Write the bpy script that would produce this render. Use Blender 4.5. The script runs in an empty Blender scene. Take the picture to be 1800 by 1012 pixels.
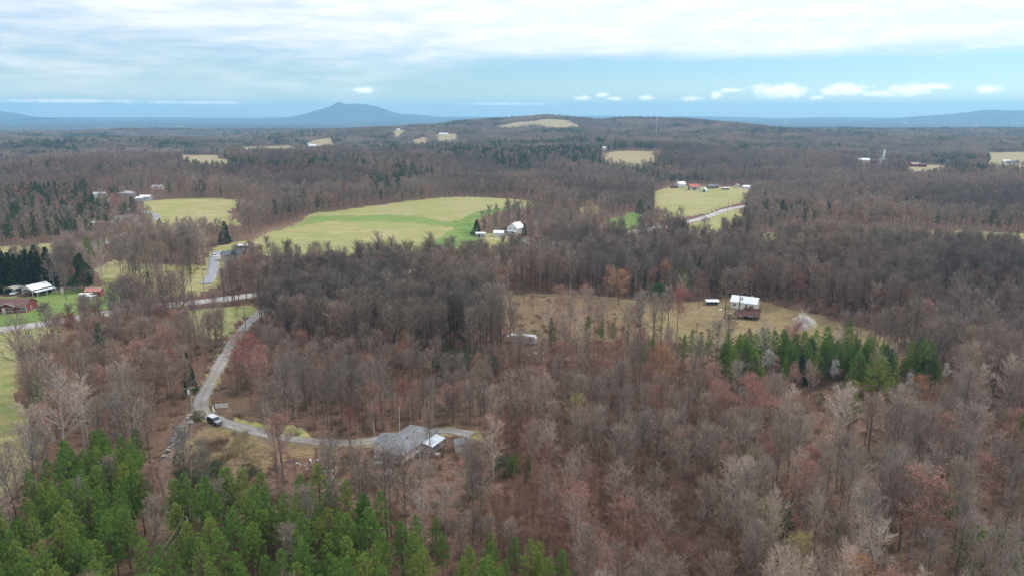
import bpy, bmesh, math, random
import numpy as np
from mathutils import Vector, Matrix
random.seed(11); rng = np.random.default_rng(11)
SC = bpy.context.scene; COL = SC.collection
R = math.radians

# ---------------------------------------------------------------- camera
CAMZ, PITCH, FPX = 78.0, R(13.7), 1285.0          # photo is 1800 x 1012
cam_d = bpy.data.cameras.new('camera'); cam = bpy.data.objects.new('camera', cam_d); COL.objects.link(cam)
cam.location = (0, 0, CAMZ); cam.rotation_euler = (R(90) - PITCH, 0, 0)
cam_d.sensor_fit = 'HORIZONTAL'; cam_d.angle = 2 * math.atan(900 / FPX)
cam_d.clip_start = 1.0; cam_d.clip_end = 90000
SC.camera = cam
SC.view_settings.view_transform = 'Standard'; SC.view_settings.look = 'None'
SC.view_settings.exposure = 0.64; SC.view_settings.gamma = 1.0; SC.view_settings.use_curve_mapping = False
SC.render.engine = 'CYCLES'
cy = SC.cycles
cy.use_denoising = True; cy.denoiser = 'OPENIMAGEDENOISE'
cy.max_bounces = 6; cy.diffuse_bounces = 4; cy.glossy_bounces = 2; cy.transmission_bounces = 4
cy.volume_bounces = 2; cy.transparent_max_bounces = 6
cy.use_adaptive_sampling = False

# ---------------------------------------------------------------- node helpers
def newmat(name):
    m = bpy.data.materials.new(name); m.use_nodes = True
    nt = m.node_tree; nt.nodes.clear()
    out = nt.nodes.new('ShaderNodeOutputMaterial')
    return m, nt, out
class G:
    """tiny node-graph writer"""
    def __init__(s, nt): s.nt = nt
    def n(s, t, ins=None, **props):
        nd = s.nt.nodes.new(t)
        for k, v in props.items(): setattr(nd, k, v)
        for k, v in (ins or {}).items():
            sock = nd.inputs[k]
            if isinstance(v, bpy.types.NodeSocket): s.nt.links.new(v, sock)
            else:
                if isinstance(v, tuple) and len(v) == 3 and getattr(sock, 'type', '') == 'RGBA': v = v + (1,)
                sock.default_value = v
        return nd
    def math(s, op, a, b=0.0, clamp=False):
        return s.n('ShaderNodeMath', {0: a, 1: b}, operation=op, use_clamp=clamp).outputs[0]
    def mix(s, f, a, b, blend='MIX'):
        nd = s.n('ShaderNodeMix', data_type='RGBA', blend_type=blend)
        for i, v in ((0, f), (6, a), (7, b)):
            if isinstance(v, bpy.types.NodeSocket): s.nt.links.new(v, nd.inputs[i])
            else: nd.inputs[i].default_value = (v + (1,)) if isinstance(v, tuple) and len(v) == 3 else v
        return nd.outputs[2]
    def noise(s, vec, scale, detail=3, rough=.55, dist=0):
        i = {'Scale': scale, 'Detail': detail, 'Roughness': rough, 'Distortion': dist}
        if vec is not None: i['Vector'] = vec
        return s.n('ShaderNodeTexNoise', i).outputs['Fac']
    def ss(s, v, lo, hi, a=0.0, b=1.0):
        return s.n('ShaderNodeMapRange', {0: v, 1: lo, 2: hi, 3: a, 4: b}, interpolation_type='SMOOTHSTEP', clamp=True).outputs[0]

# ---------------------------------------------------------------- world: thin broken overcast, cumulus low on the horizon
SUN_EL, SUN_AZ = R(48), R(55)                     # high and to the right of the view
world = bpy.data.worlds.new('World'); SC.world = world; world.use_nodes = True
nt = world.node_tree; nt.nodes.clear(); g = G(nt)
sky = g.n('ShaderNodeTexSky', sky_type='NISHITA', sun_disc=False, sun_elevation=SUN_EL, sun_rotation=SUN_AZ,
          altitude=300, air_density=1.0, dust_density=0.3, ozone_density=1.6)
gen = g.n('ShaderNodeTexCoord').outputs['Generated']
sx = g.n('ShaderNodeSeparateXYZ', {0: gen})
az = g.math('MULTIPLY', g.math('ARCTAN2', sx.outputs[0], sx.outputs[1]), 57.2958)
el = g.math('MULTIPLY', g.math('ARCSINE', sx.outputs[2]), 57.2958)
ae = g.n('ShaderNodeCombineXYZ', {0: az, 1: el}).outputs[0]
def sc_vec(x, y, off=0.0):
    return g.n('ShaderNodeCombineXYZ', {0: g.math('MULTIPLY', az, x), 1: g.math('MULTIPLY', el, y), 2: off}).outputs[0]
wisp = g.noise(sc_vec(.07, .55), 1.0, 8, .62, .6)
broad = g.noise(sc_vec(.035, .16, 4.0), 1.0, 4, .5, .3)
fine = g.noise(sc_vec(.22, 1.3, 9.0), 1.0, 6, .6, .4)
cov = g.math('ADD', g.math('MULTIPLY', wisp, .5), g.math('ADD', g.math('MULTIPLY', broad, .3), g.math('MULTIPLY', fine, .2)))
right = g.math('MULTIPLY', g.ss(az, -14, 8), g.ss(el, 2.9, 5.2))
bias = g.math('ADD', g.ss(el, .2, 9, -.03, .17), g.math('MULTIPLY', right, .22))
bias = g.math('SUBTRACT', bias, g.math('MULTIPLY', g.math('MULTIPLY', g.ss(az, -12, 4), g.ss(el, 4.6, 2.8)), .24))
veil = g.ss(g.math('ADD', cov, bias), .30, .78)
def pxdir(px, py):                                # azimuth / elevation of a sky pixel, in degrees
    v = Vector(((px - 900), FPX, -(py - 506))); v.rotate(Matrix.Rotation(-PITCH, 3, 'X'))
    return math.degrees(math.atan2(v.x, v.y)), math.degrees(math.asin(v.normalized().z))
CUMULUS = [(1374, 162, 60, 15), (1490, 159, 52, 12), (1600, 158, 42, 11), (1650, 152, 24, 7), (1738, 157, 22, 7), (1022, 172, 19, 6),
           (1060, 167, 13, 5), (1083, 174, 16, 4), (1138, 172, 17, 6), (1215, 174, 26, 5), (1258, 167, 12, 8), (1285, 159, 20, 5),
           (1435, 172, 14, 4), (640, 158, 30, 7), (1545, 165, 40, 6), (345, 181, 120, 3), (120, 178, 110, 3.5), (880, 183, 120, 3)]
edge = g.noise(sc_vec(.9, 1.6, 2.0), 1.0, 7, .62, .3)
cum = None
for px, py, w, h in CUMULUS:
    a0, e0 = pxdir(px, py)
    k = 57.2958 / FPX
    d = g.n('ShaderNodeVectorMath', {0: ae, 1: (a0, e0, 0)}, operation='SUBTRACT').outputs[0]
    d = g.n('ShaderNodeVectorMath', {0: d, 1: (1 / (w * k), 1 / (h * k), 0)}, operation='MULTIPLY').outputs[0]
    l = g.n('ShaderNodeVectorMath', {0: d}, operation='LENGTH').outputs['Value']
    v = g.math('SUBTRACT', 1.0, l)
    cum = v if cum is None else g.math('MAXIMUM', cum, v)
cmask = g.ss(g.math('ADD', cum, g.math('MULTIPLY', g.math('SUBTRACT', edge, .5), 1.9)), -.05, .75)
skycol = g.mix(1.0, sky.outputs[0], (.64, .87, 1.10), 'MULTIPLY')
cl_col = g.mix(g.ss(fine, .35, .65), (.85, .915, 1.0), (1.0, 1.0, 1.0))
bg1 = g.n('ShaderNodeBackground', {0: skycol, 1: g.ss(el, -.5, 3.2, .088, .074)})
bg2 = g.n('ShaderNodeBackground', {0: cl_col, 1: g.ss(el, 2, 40, .74, 1.06)})  # veil gets brighter upward past the frame, set to light haze and ground
bg3 = g.n('ShaderNodeBackground', {0: g.mix(g.ss(edge, .3, .6), (.86, .92, 1.0), (1.0, 1.0, 1.0)), 1: .95})
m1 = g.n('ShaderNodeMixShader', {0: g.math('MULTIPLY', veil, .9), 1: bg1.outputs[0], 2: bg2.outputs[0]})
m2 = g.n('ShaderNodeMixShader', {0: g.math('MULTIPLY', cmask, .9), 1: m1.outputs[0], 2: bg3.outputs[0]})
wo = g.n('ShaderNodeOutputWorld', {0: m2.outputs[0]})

sun_d = bpy.data.lights.new('sun', 'SUN'); sun_d.energy = 1.5; sun_d.angle = R(10); sun_d.color = (1, .96, .9)
sun = bpy.data.objects.new('sun', sun_d); COL.objects.link(sun)
sun.rotation_euler = (R(90) - SUN_EL, 0, math.pi - SUN_AZ)
# the lamp shines along its -Z: aim it from the sun's direction
sdir = Vector((math.sin(SUN_AZ) * math.cos(SUN_EL), math.cos(SUN_AZ) * math.cos(SUN_EL), math.sin(SUN_EL)))
sun.rotation_euler = sdir.to_track_quat('Z', 'Y').to_euler()

# ---------------------------------------------------------------- terrain
SIL = np.array([(-900, 240), (0, 240), (60, 236), (130, 231), (180, 236), (230, 245), (330, 246), (420, 238), (500, 231), (600, 227), (680, 223),
                (760, 219), (800, 212), (850, 208), (900, 208), (960, 204), (1010, 208), (1050, 210), (1100, 205), (1150, 206), (1190, 208),
                (1230, 213), (1300, 221), (1400, 227), (1500, 229), (1800, 227), (2700, 228)], float)
CREST_D, PLAIN, RMAX = 2700.0, -62.0, 14500.0
def sstep(v, a, b):
    t = np.clip((v - a) / (b - a), 0, 1); return t * t * (3 - 2 * t)
def H(x, y):
    x = np.asarray(x, float); y = np.asarray(y, float); r = np.hypot(x, y)
    near = 1.6 * np.sin(x / 61 + 1) * np.sin(y / 77) + 1.1 * np.sin(x / 33 + y / 41 + .7)
    mid = sstep(r, 420, 1000) * (7 * np.sin(x / 170 + .5) * np.sin(y / 230 + 1.2) + 5 * np.sin(x / 310 - y / 260))
    near = near + mid + 5 * np.exp(-((x + 70) / 110) ** 2 - ((y - 560) / 130) ** 2) - 4 * np.exp(-((x - 45) / 40) ** 2 - ((y - 190) / 90) ** 2)
    px = 900 + FPX * x / CREST_D
    crest = CAMZ - CREST_D * (np.interp(px, SIL[:, 0], SIL[:, 1]) - 193) / FPX - 11
    w = np.exp(-((y - CREST_D) / 720) ** 2)
    z = near * (1 - w) + (crest + 3 * np.sin(x / 90) + 4 * np.sin(y / 140 + x / 200)) * w
    pl = PLAIN + sstep(r, 4500, 9000) * .7 * (16 * np.sin(x / 900 + 2) * np.sin(y / 1300) + 12 * np.sin(x / 2300 + y / 700) + 9 * np.sin(x / 410 - y / 520))
    k = sstep(y, CREST_D, CREST_D + 2300)
    z = z * (1 - k) + pl * k
    kb = sstep(r, 3600, 6000) * (1 - k)            # sides and behind
    return z * (1 - kb) + pl * kb
def rayd(px, py):
    v = np.array([px - 900.0, FPX, -(py - 506.0)]); c, s = math.cos(PITCH), math.sin(PITCH)
    return np.array([v[0], c * v[1] + s * v[2], -s * v[1] + c * v[2]]) / np.linalg.norm(v)
_T = 60 * 1.004 ** np.arange(1550)
def at(px, py):
    """the point of the ground seen at a pixel of the photograph"""
    d = rayd(px, py); P = np.array([0, 0, CAMZ]) + _T[:, None] * d
    dz = P[:, 2] - H(P[:, 0], P[:, 1]); i = np.argmax(dz < 0)
    if dz[i] >= 0: i = len(_T) - 1
    t = _T[i - 1] + (_T[i] - _T[i - 1]) * dz[i - 1] / max(1e-6, dz[i - 1] - dz[i])
    p = np.array([0, 0, CAMZ]) + t * d
    return Vector((p[0], p[1], float(H(p[0], p[1]))))
def proj(x, y, z):
    """pixel of the photograph for world points (used to size and sort trees)"""
    c, s = math.cos(PITCH), math.sin(PITCH); zz = z - CAMZ
    yc = c * y - s * zz; zc = s * y + c * zz
    return 900 + FPX * x / yc, 506 - FPX * zc / yc, yc
def wpoly(pts): return np.array([at(*p)[:2] for p in pts])
def inpoly(x, y, poly):
    res = np.zeros(x.shape, bool); lo = poly.min(0); hi = poly.max(0)
    b = (x >= lo[0]) & (x <= hi[0]) & (y >= lo[1]) & (y <= hi[1])
    if not b.any(): return res
    X, Y = x[b], y[b]; r = np.zeros(X.shape, bool); n = len(poly)
    for i in range(n):
        x1, y1 = poly[i]; x2, y2 = poly[(i + 1) % n]
        if y1 == y2: continue
        c = ((y1 > Y) != (y2 > Y)) & (X < (x2 - x1) * (Y - y1) / (y2 - y1) + x1)
        r ^= c
    res[b] = r
    return res
def infield(x, y, poly, ext):
    """in the polygon, or within ext metres in front of it as seen from the valley (open ground that keeps the field in sight)"""
    m = inpoly(x, y, poly)
    if ext > 0:
        r = np.hypot(x, y) + 1e-6
        for k in np.linspace(0, 1, max(5, int(ext / 35)) + 1)[1:]: m |= inpoly(x + x / r * ext * k, y + y / r * ext * k, poly)
    return m

# fields: name, photo outline, weights (grass, green, dirt), label-free setting pieces
FIELDS = [
 ('hay_field', [(425, 424), (440, 416), (470, 402), (505, 391), (560, 375), (640, 364), (740, 352), (820, 346), (885, 349), (945, 353), (950, 360), (915, 366), (872, 371),
                (840, 386), (834, 402), (838, 412), (868, 409), (905, 415), (932, 422), (915, 436), (860, 446), (810, 457), (760, 458), (700, 456), (600, 452), (520, 448), (440, 446)], (1, .25, 0), 0),
 ('stubble_field', [(255, 352), (330, 350), (440, 352), (425, 358), (405, 374), (430, 396), (300, 402), (262, 385)], (1, 0, .15), 0),
 ('pasture', [(-60, 434), (60, 430), (110, 427), (152, 424), (160, 432), (120, 450), (90, 463), (-60, 470)], (1, .3, 0), 0),
 ('lawn', [(-60, 524), (40, 519), (110, 510), (185, 506), (235, 518), (215, 542), (120, 560), (0, 574), (-60, 583)], (1, .75, 0), 0),
 ('meadow', [(150, 474), (200, 458), (290, 462), (345, 470), (340, 522), (240, 522), (180, 506)], (1, .2, .2), 0),
 ('grazing_field', [(-80, 592), (0, 585), (95, 573), (118, 590), (70, 630), (45, 690), (48, 740), (68, 790), (40, 860), (0, 890), (-80, 900)], (1, .3, .1), 0),
 ('verge_lawn', [(325, 548), (445, 533), (452, 548), (425, 566), (398, 590), (335, 588)], (1, .4, 0), 0),
 ('front_lawn', [(340, 480), (368, 473), (388, 476), (385, 505), (345, 512)], (1, .12, .1), 0),
 ('home_yard', [(352, 455), (375, 436), (430, 424), (446, 430), (440, 450), (410, 462), (390, 476), (352, 480)], (1, .1, .2), 0),
 ('farm_field', [(1150, 338), (1170, 330), (1230, 328), (1322, 329), (1322, 350), (1240, 374), (1185, 390), (1150, 388)], (1, .16, 0), 0),
 ('roadside_field', [(1195, 400), (1240, 386), (1306, 366), (1316, 398), (1270, 418), (1205, 420)], (1, .1, .1), 0),
 ('green_field', [(1062, 388), (1098, 373), (1125, 377), (1132, 402), (1090, 410), (1070, 404)], (1, .95, 0), 0),
 ('small_field', [(1018, 366), (1052, 361), (1058, 374), (1024, 377)], (1, .2, 0), 0),
 ('strip_field', [(1322, 412), (1400, 406), (1500, 402), (1640, 404), (1850, 412), (1850, 417), (1640, 411), (1500, 411), (1400, 416), (1330, 420)], (1, -.1, .4), 26),
 ('clearing', [(862, 523), (960, 519), (1070, 524), (1150, 536), (1230, 528), (1290, 522), (1350, 533), (1430, 552), (1520, 574), (1590, 598), (1585, 616), (1500, 610),
               (1420, 612), (1300, 618), (1200, 606), (1100, 596), (1000, 606), (905, 606), (872, 570)], (.66, .06, .68), 0),
 ('front_yard', [(348, 738), (372, 744), (440, 764), (545, 784), (600, 796), (560, 806), (500, 812), (440, 836), (350, 846), (318, 830), (306, 800), (330, 760)], (.7, .04, .85), 0),
 ('grass_strip', [(404, 731), (470, 741), (545, 752), (560, 766), (480, 762), (430, 751)], (1, .22, 0), 0),
 ('hill_field', [(862, 224), (900, 216), (935, 213), (1000, 212), (1022, 226), (985, 229), (935, 222), (880, 227)], (1, -.5, .42), 0),
 ('hill_field', [(286, 278), (300, 273), (385, 273), (402, 282), (360, 285), (286, 284)], (1, -.5, .42), 110),
 ('hill_field', [(395, 264), (440, 258), (500, 256), (522, 260), (505, 266), (440, 266), (400, 270)], (1, -.5, .42), 90),
 ('hill_field', [(536, 254), (560, 246), (586, 242), (588, 251), (555, 256)], (1, -.5, .42), 90),
 ('hill_field', [(722, 248), (750, 240), (756, 243), (735, 250)], (1, -.5, .42), 90),
 ('hill_field', [(1062, 271), (1075, 266), (1110, 265), (1166, 268), (1110, 277)], (1, -.5, .42), 120),
 ('hill_field', [(1732, 270), (1850, 264), (1850, 284), (1735, 284)], (1, -.5, .42), 110),
 ('hill_field', [(1735, 288), (1850, 288), (1850, 297), (1735, 295)], (1, -.5, .42), 80),
 ('hill_field', [(1590, 290), (1660, 291), (1665, 298), (1600, 300)], (1, -.5, .42), 80),
 ('hill_field', [(765, 236), (800, 235), (808, 238), (770, 240)], (1, -.5, .42), 70),
 ('hill_field', [(690, 231), (716, 227), (718, 229), (700, 232)], (1, -.5, .42), 70),
]
GREEN = [  # lusher ground inside the fields: outline, green weight
 ([(690, 448), (750, 432), (788, 418), (802, 402), (800, 390), (832, 376), (880, 366), (915, 362), (912, 367), (866, 377), (838, 392), (834, 408), (838, 428), (826, 444), (790, 452), (730, 454)], 1.7),
 ([(490, 394), (560, 380), (660, 378), (760, 384), (812, 392), (800, 398), (700, 392), (590, 390), (500, 402)], .72),
 ([(470, 432), (540, 414), (640, 422), (740, 430), (800, 440), (740, 446), (600, 438), (500, 442)], .4),
 ([(945, 354), (985, 358), (985, 366), (930, 364)], .7),
 ([(0, 556), (60, 548), (150, 528), (220, 520), (215, 540), (120, 558), (0, 574)], .95),
 ([(0, 668), (30, 672), (36, 740), (0, 760)], .5), ([(440, 745), (500, 748), (545, 756), (550, 764), (480, 759)], .5),
 ([(920, 560), (955, 558), (960, 572), (925, 574)], .6),
]
def sight(P):      # how far in front of a far field the trees must stand back so that it shows over their tops
    c = P.mean(0); d = math.hypot(*c); return min(420, (10 if d > 700 else 12) * d / max(18, CAMZ - float(H(*c))))
FP = []
for n, p, w, e in FIELDS: P = wpoly(p); FP.append((n, P, w, sight(P) if e else 0))
GP = [(wpoly(p), w) for p, w in GREEN]
LITTER_BARE = [wpoly(p) for p in ([(300, 795), (345, 800), (400, 770), (470, 800), (440, 850), (330, 880), (300, 850)],
                                  [(430, 421), (470, 402), (510, 390), (545, 382), (520, 394), (480, 408), (450, 424)],
                                  [(866, 527), (1010, 526), (1110, 533), (1135, 560), (1130, 600), (1000, 604), (905, 604), (872, 570)])]

def smooth_line(pts, step=3.0):
    P = [Vector(p) for p in pts]; P = [P[0] * 2 - P[1]] + P + [P[-1] * 2 - P[-2]]; out = []
    for i in range(1, len(P) - 2):
        n = max(2, int((P[i + 1] - P[i]).length / step))
        for k in range(n):
            t = k / n; a, b, c, d = P[i - 1:i + 3]
            out.append(.5 * ((2 * b) + (c - a) * t + (2 * a - 5 * b + 4 * c - d) * t * t + (3 * b - a - 3 * c + d) * t ** 3))
    return np.array(out + [P[-2]])
ROADS = {  # photo polyline, width in metres
 'road': ([(-80, 591), (0, 580), (100, 566), (170, 553), (240, 542), (330, 533), (430, 521), (500, 511), (600, 496), (700, 481), (790, 466), (850, 452), (920, 437), (980, 428),
           (1040, 420), (1100, 411), (1150, 402), (1200, 392), (1250, 379), (1310, 363), (1370, 350)], 6.2),
 'side_road': ([(20, 503), (60, 484), (100, 466), (137, 447), (170, 432), (200, 419), (232, 404), (258, 393), (276, 384), (270, 377), (246, 372), (215, 368)], 5.2),
 'gravel_drive': ([(520, 509), (480, 534), (452, 555), (430, 575), (410, 600), (394, 627), (380, 652), (364, 682), (353, 702), (354, 718), (367, 731), (392, 742), (430, 754), (480, 766),
                   (530, 774), (580, 778), (640, 778), (690, 768), (740, 758), (790, 757), (830, 765)], 3.7),
 'dirt_track': ([(352, 712), (332, 735), (314, 760), (300, 785), (290, 812), (294, 842), (302, 872), (299, 902), (286, 942), (264, 988), (236, 1040), (200, 1110)], 2.9),
 'paved_drive': ([(361, 500), (372, 484), (376, 466), (377, 452), (382, 442)], 5.0),
 'farm_drive': ([(934, 432), (915, 424), (892, 418), (872, 417)], 4.5),
 'meadow_track': ([(850, 523), (900, 520), (960, 519), (1020, 520), (1080, 525), (1140, 534), (1200, 534)], 2.6),
 'village_road': ([(1500, 282), (1560, 285), (1600, 289), (1650, 291)], 5.0),
}
RL = {k: (smooth_line([at(*p)[:2] for p in v[0]]), v[1]) for k, v in ROADS.items()}
def road_dist(x, y, names=None):
    d = np.full(x.shape, 1e9)
    for k, (L, w) in RL.items():
        if names and k not in names: continue
        lo = L.min(0) - 30; hi = L.max(0) + 30
        b = np.where((x > lo[0]) & (x < hi[0]) & (y > lo[1]) & (y < hi[1]))[0]
        if len(b) == 0: continue
        S = L[::2]
        for c in range(0, len(b), 4000):
            bb = b[c:c + 4000]
            dd = np.sqrt(((x[bb][:, None] - S[:, 0]) ** 2 + (y[bb][:, None] - S[:, 1]) ** 2).min(1)) - w / 2
            d[bb] = np.minimum(d[bb], dd)
    return d

# ---------------------------------------------------------------- mesh helpers
def link(name, me, parent=None):
    o = bpy.data.objects.new(name, me); COL.objects.link(o)
    if parent is not None: o.parent = parent
    return o
def tag(o, label=None, cat=None, group=None, kind=None):
    for k, v in (('label', label), ('category', cat), ('group', group), ('kind', kind)):
        if v: o[k] = v
    return o
def npmesh(name, V, F, mats, midx=None, smooth=False):
    me = bpy.data.meshes.new(name)
    V = np.asarray(V, np.float32); 
    if isinstance(F, np.ndarray):
        n, k = F.shape
        me.vertices.add(len(V)); me.vertices.foreach_set('co', V.ravel())
        me.loops.add(n * k); me.loops.foreach_set('vertex_index', F.ravel().astype(np.int32))
        me.polygons.add(n); me.polygons.foreach_set('loop_start', np.arange(0, n * k, k, dtype=np.int32))
        try: me.polygons.foreach_set('loop_total', np.full(n, k, np.int32))
        except Exception: pass
    else:
        me.from_pydata([tuple(map(float, v)) for v in V], [], F)
    for m in mats: me.materials.append(m)
    if midx is not None: me.polygons.foreach_set('material_index', np.asarray(midx, np.int32))
    me.polygons.foreach_set('use_smooth', np.full(len(me.polygons), smooth, bool))
    me.update(calc_edges=True); me.validate()
    return me

# ---------------------------------------------------------------- ground material
def ground_material():
    m, nt, out = newmat('ground_cover'); g = G(nt)
    geo = g.n('ShaderNodeNewGeometry'); pos = geo.outputs['Position']
    at1 = g.n('ShaderNodeAttribute', attribute_name='cover'); s = g.n('ShaderNodeSeparateColor', {0: at1.outputs['Color']})
    at2 = g.n('ShaderNodeAttribute', attribute_name='far'); far = at2.outputs['Fac']
    n_f = g.noise(pos, .9, 4, .65); n_m = g.noise(pos, .12, 4, .6); n_l = g.noise(pos, .02, 3, .5)
    # leaf litter
    lit = g.mix(g.ss(n_f, .3, .7), (.085, .05, .036), (.19, .118, .085))
    lit = g.mix(g.math('MULTIPLY', g.ss(n_m, .45, .7), .45), lit, (.19, .10, .062))
    lit = g.mix(g.math('MULTIPLY', g.ss(n_l, .5, .68), .4), lit, (.10, .085, .05))
    # grass: dry straw to yellow green, plus lush green
    st = g.n('ShaderNodeVectorMath', {0: pos, 1: (.05, .32, .2)}, operation='MULTIPLY').outputs[0]
    n_s = g.noise(st, 1.0, 5, .65, .4)
    dry = g.mix(g.ss(n_m, .3, .72), (.34, .285, .14), (.28, .275, .10))
    dry = g.mix(g.math('MULTIPLY', g.ss(n_s, .44, .62), .8), dry, (.46, .39, .23))
    dry = g.mix(g.math('MULTIPLY', g.ss(g.noise(st, 3.1, 4, .7), .5, .66), .5), dry, (.23, .215, .09))
    dry = g.mix(g.math('MULTIPLY', g.ss(n_f, .4, .8), .45), dry, (.22, .20, .075))
    dry = g.mix(g.math('MULTIPLY', g.ss(n_l, .42, .62), .55), dry, (.25, .265, .075))
    dry = g.mix(g.math('MULTIPLY', g.ss(g.noise(pos, .045, 5, .7), .52, .66), .6), dry, (.43, .34, .19))
    dry = g.mix(g.ss(s.outputs[1], -.05, -.45), dry, g.mix(g.ss(n_m, .3, .7), (.33, .27, .155), (.41, .345, .215)))
    wv = g.n('ShaderNodeTexWave', {'Vector': g.n('ShaderNodeVectorMath', {0: pos, 1: (.25, 1.0, 0)}, operation='MULTIPLY').outputs[0], 'Scale': .085, 'Distortion': 5.0, 'Detail': 3.0, 'Detail Scale': .5}, wave_type='BANDS', bands_direction='DIAGONAL').outputs['Fac']
    dry = g.mix(g.math('MULTIPLY', g.ss(wv, .45, .8), .38), dry, (.20, .205, .07))
    lush = g.mix(g.ss(n_m, .3, .75), (.10, .18, .04), (.20, .255, .08))
    gw = g.math('ADD', s.outputs[1], g.math('MULTIPLY', g.math('SUBTRACT', g.math('ADD', g.math('MULTIPLY', n_s, .6), g.math('MULTIPLY', n_m, .4)), .5), 1.9))
    grass = g.mix(g.ss(gw, .1, .95), dry, lush)
    dirt = g.mix(g.ss(n_f, .3, .7), (.135, .085, .052), (.25, .175, .10))
    dw = g.math('ADD', s.outputs[2], g.math('MULTIPLY', g.math('SUBTRACT', n_m, .5), .9))
    grass = g.mix(g.math('MULTIPLY', g.ss(dw, .2, .8), .85), grass, dirt)
    cw = g.math('ADD', s.outputs[0], g.math('MULTIPLY', g.math('SUBTRACT', g.math('ADD', g.math('MULTIPLY', n_m, .5), g.math('MULTIPLY', n_f, .5)), .5), .8))
    col = g.mix(g.ss(cw, .3, .68), lit, grass)
    # far plain: woods as mottled canopy, dark pine blocks, pale fields
    f1 = g.noise(pos, .02, 4, .7); f2 = g.noise(pos, .0011, 5, .6); f3 = g.noise(pos, .0006, 6, .62, .5)
    fc = g.mix(g.ss(f1, .3, .7), (.05, .042, .042), (.115, .095, .09))
    fc = g.mix(g.math('MULTIPLY', g.ss(f2, .54, .6), .8), fc, (.028, .042, .03))
    fc = g.mix(g.math('MULTIPLY', g.ss(f3, .63, .66), .9), fc, (.33, .28, .18))
    col = g.mix(far, col, fc)
    bump = g.n('ShaderNodeBump', {'Strength': .6, 'Distance': .5, 'Height': n_f})
    b = g.n('ShaderNodeBsdfPrincipled', {'Base Color': col, 'Roughness': .95, 'Specular IOR Level': .1, 'Normal': bump.outputs[0]})
    nt.links.new(b.outputs[0], out.inputs[0]); return m
GROUND_M = ground_material()

# ---------------------------------------------------------------- ground sheet (one sheet to the horizon)
AZ = np.radians(np.concatenate([np.arange(-180, -50, 6), np.arange(-50, 50.01, .3), np.arange(56, 180, 6)]))
RR = 20 * 1.0135 ** np.arange(530); RR = RR[RR < RMAX]; RR = np.append(RR, RMAX)
A2, R2 = np.meshgrid(AZ, RR); GX = (R2 * np.sin(A2)); GY = (R2 * np.cos(A2)); GZ = H(GX, GY)
nr, na = GX.shape
V = np.stack([GX.ravel(), GY.ravel(), GZ.ravel()], 1)
V = np.vstack([V, [[0, 0, float(H(0, 0))]]])
def wob(x, y):
    k = np.clip(np.hypot(x, y) / 330, 1, 7)
    return x + k * (1.6 * np.sin(y / 5.3 / k + x / 9 / k) + 1.1 * np.sin(x / 2.9 / k)), y + k * (1.6 * np.sin(x / 6.1 / k) + 1.2 * np.sin(y / 3.3 / k + 1))
def cover(x, y):
    C = np.zeros((len(x), 4), np.float32); C[:, 3] = 1; wx, wy = wob(x, y); r = np.hypot(x, y); fid = np.full(len(x), -1)
    for i, (n, P, w, e) in enumerate(FP):
        m = infield(wx, wy, P, e); C[m, :3] = w; fid[m] = i
    for P, w in GP: C[inpoly(wx, wy, P), 1] = w
    for P in LITTER_BARE: C[inpoly(wx, wy, P), :3] = (.46, .08, .6)
    d = road_dist(x, y, ('road', 'side_road', 'gravel_drive', 'paved_drive', 'farm_drive'))
    m = (d < 1.3) & (C[:, 0] < .5); C[m, 0] = .6; C[m, 2] = .4
    return C, fid
CV, FID = cover(V[:, 0], V[:, 1])
far = sstep(np.hypot(V[:, 0], V[:, 1]), 3300, 4600).astype(np.float32)
gi = np.arange(nr * na).reshape(nr, na)
q = np.stack([gi[:-1, :-1], gi[:-1, 1:], gi[1:, 1:], gi[1:, :-1]], -1).reshape(-1, 4)[:, ::-1]
wrap = np.stack([gi[:-1, -1], gi[:-1, 0], gi[1:, 0], gi[1:, -1]], -1)[:, ::-1]
Q = np.vstack([q, wrap])
def attrs(me, C, F):
    a = me.color_attributes.new('cover', 'FLOAT_COLOR', 'POINT'); a.data.foreach_set('color', np.ascontiguousarray(C, np.float32).ravel())
    a = me.attributes.new('far', 'FLOAT', 'POINT'); a.data.foreach_set('value', np.ascontiguousarray(F, np.float32))
faces = Q
me = npmesh('ground', V[:-1], faces, [GROUND_M], smooth=True); attrs(me, CV[:-1], far[:-1])
bm = bmesh.new(); bm.from_mesh(me); bm.verts.ensure_lookup_table()
bm.faces.new([bm.verts[i] for i in gi[0, ::-1]]).smooth = True
bm.to_mesh(me); bm.free()
ground = tag(link('ground', me), kind='structure')
# each open field is a sheet of its own lying on the ground
qf = FID[q]
for i, (n, P, w, e) in enumerate(FP):
    sel = q[(qf == i).all(1)]
    if len(sel) < 3: continue
    u, inv = np.unique(sel, return_inverse=True)
    Vs = V[u].copy(); Vs[:, 2] += .06 + np.hypot(Vs[:, 0], Vs[:, 1]) * 2e-4
    mf = npmesh(n, Vs, inv.reshape(-1, 4), [GROUND_M], smooth=True); attrs(mf, CV[u], far[u])
    tag(link(n, mf), kind='structure')
print('ground', len(V))

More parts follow.
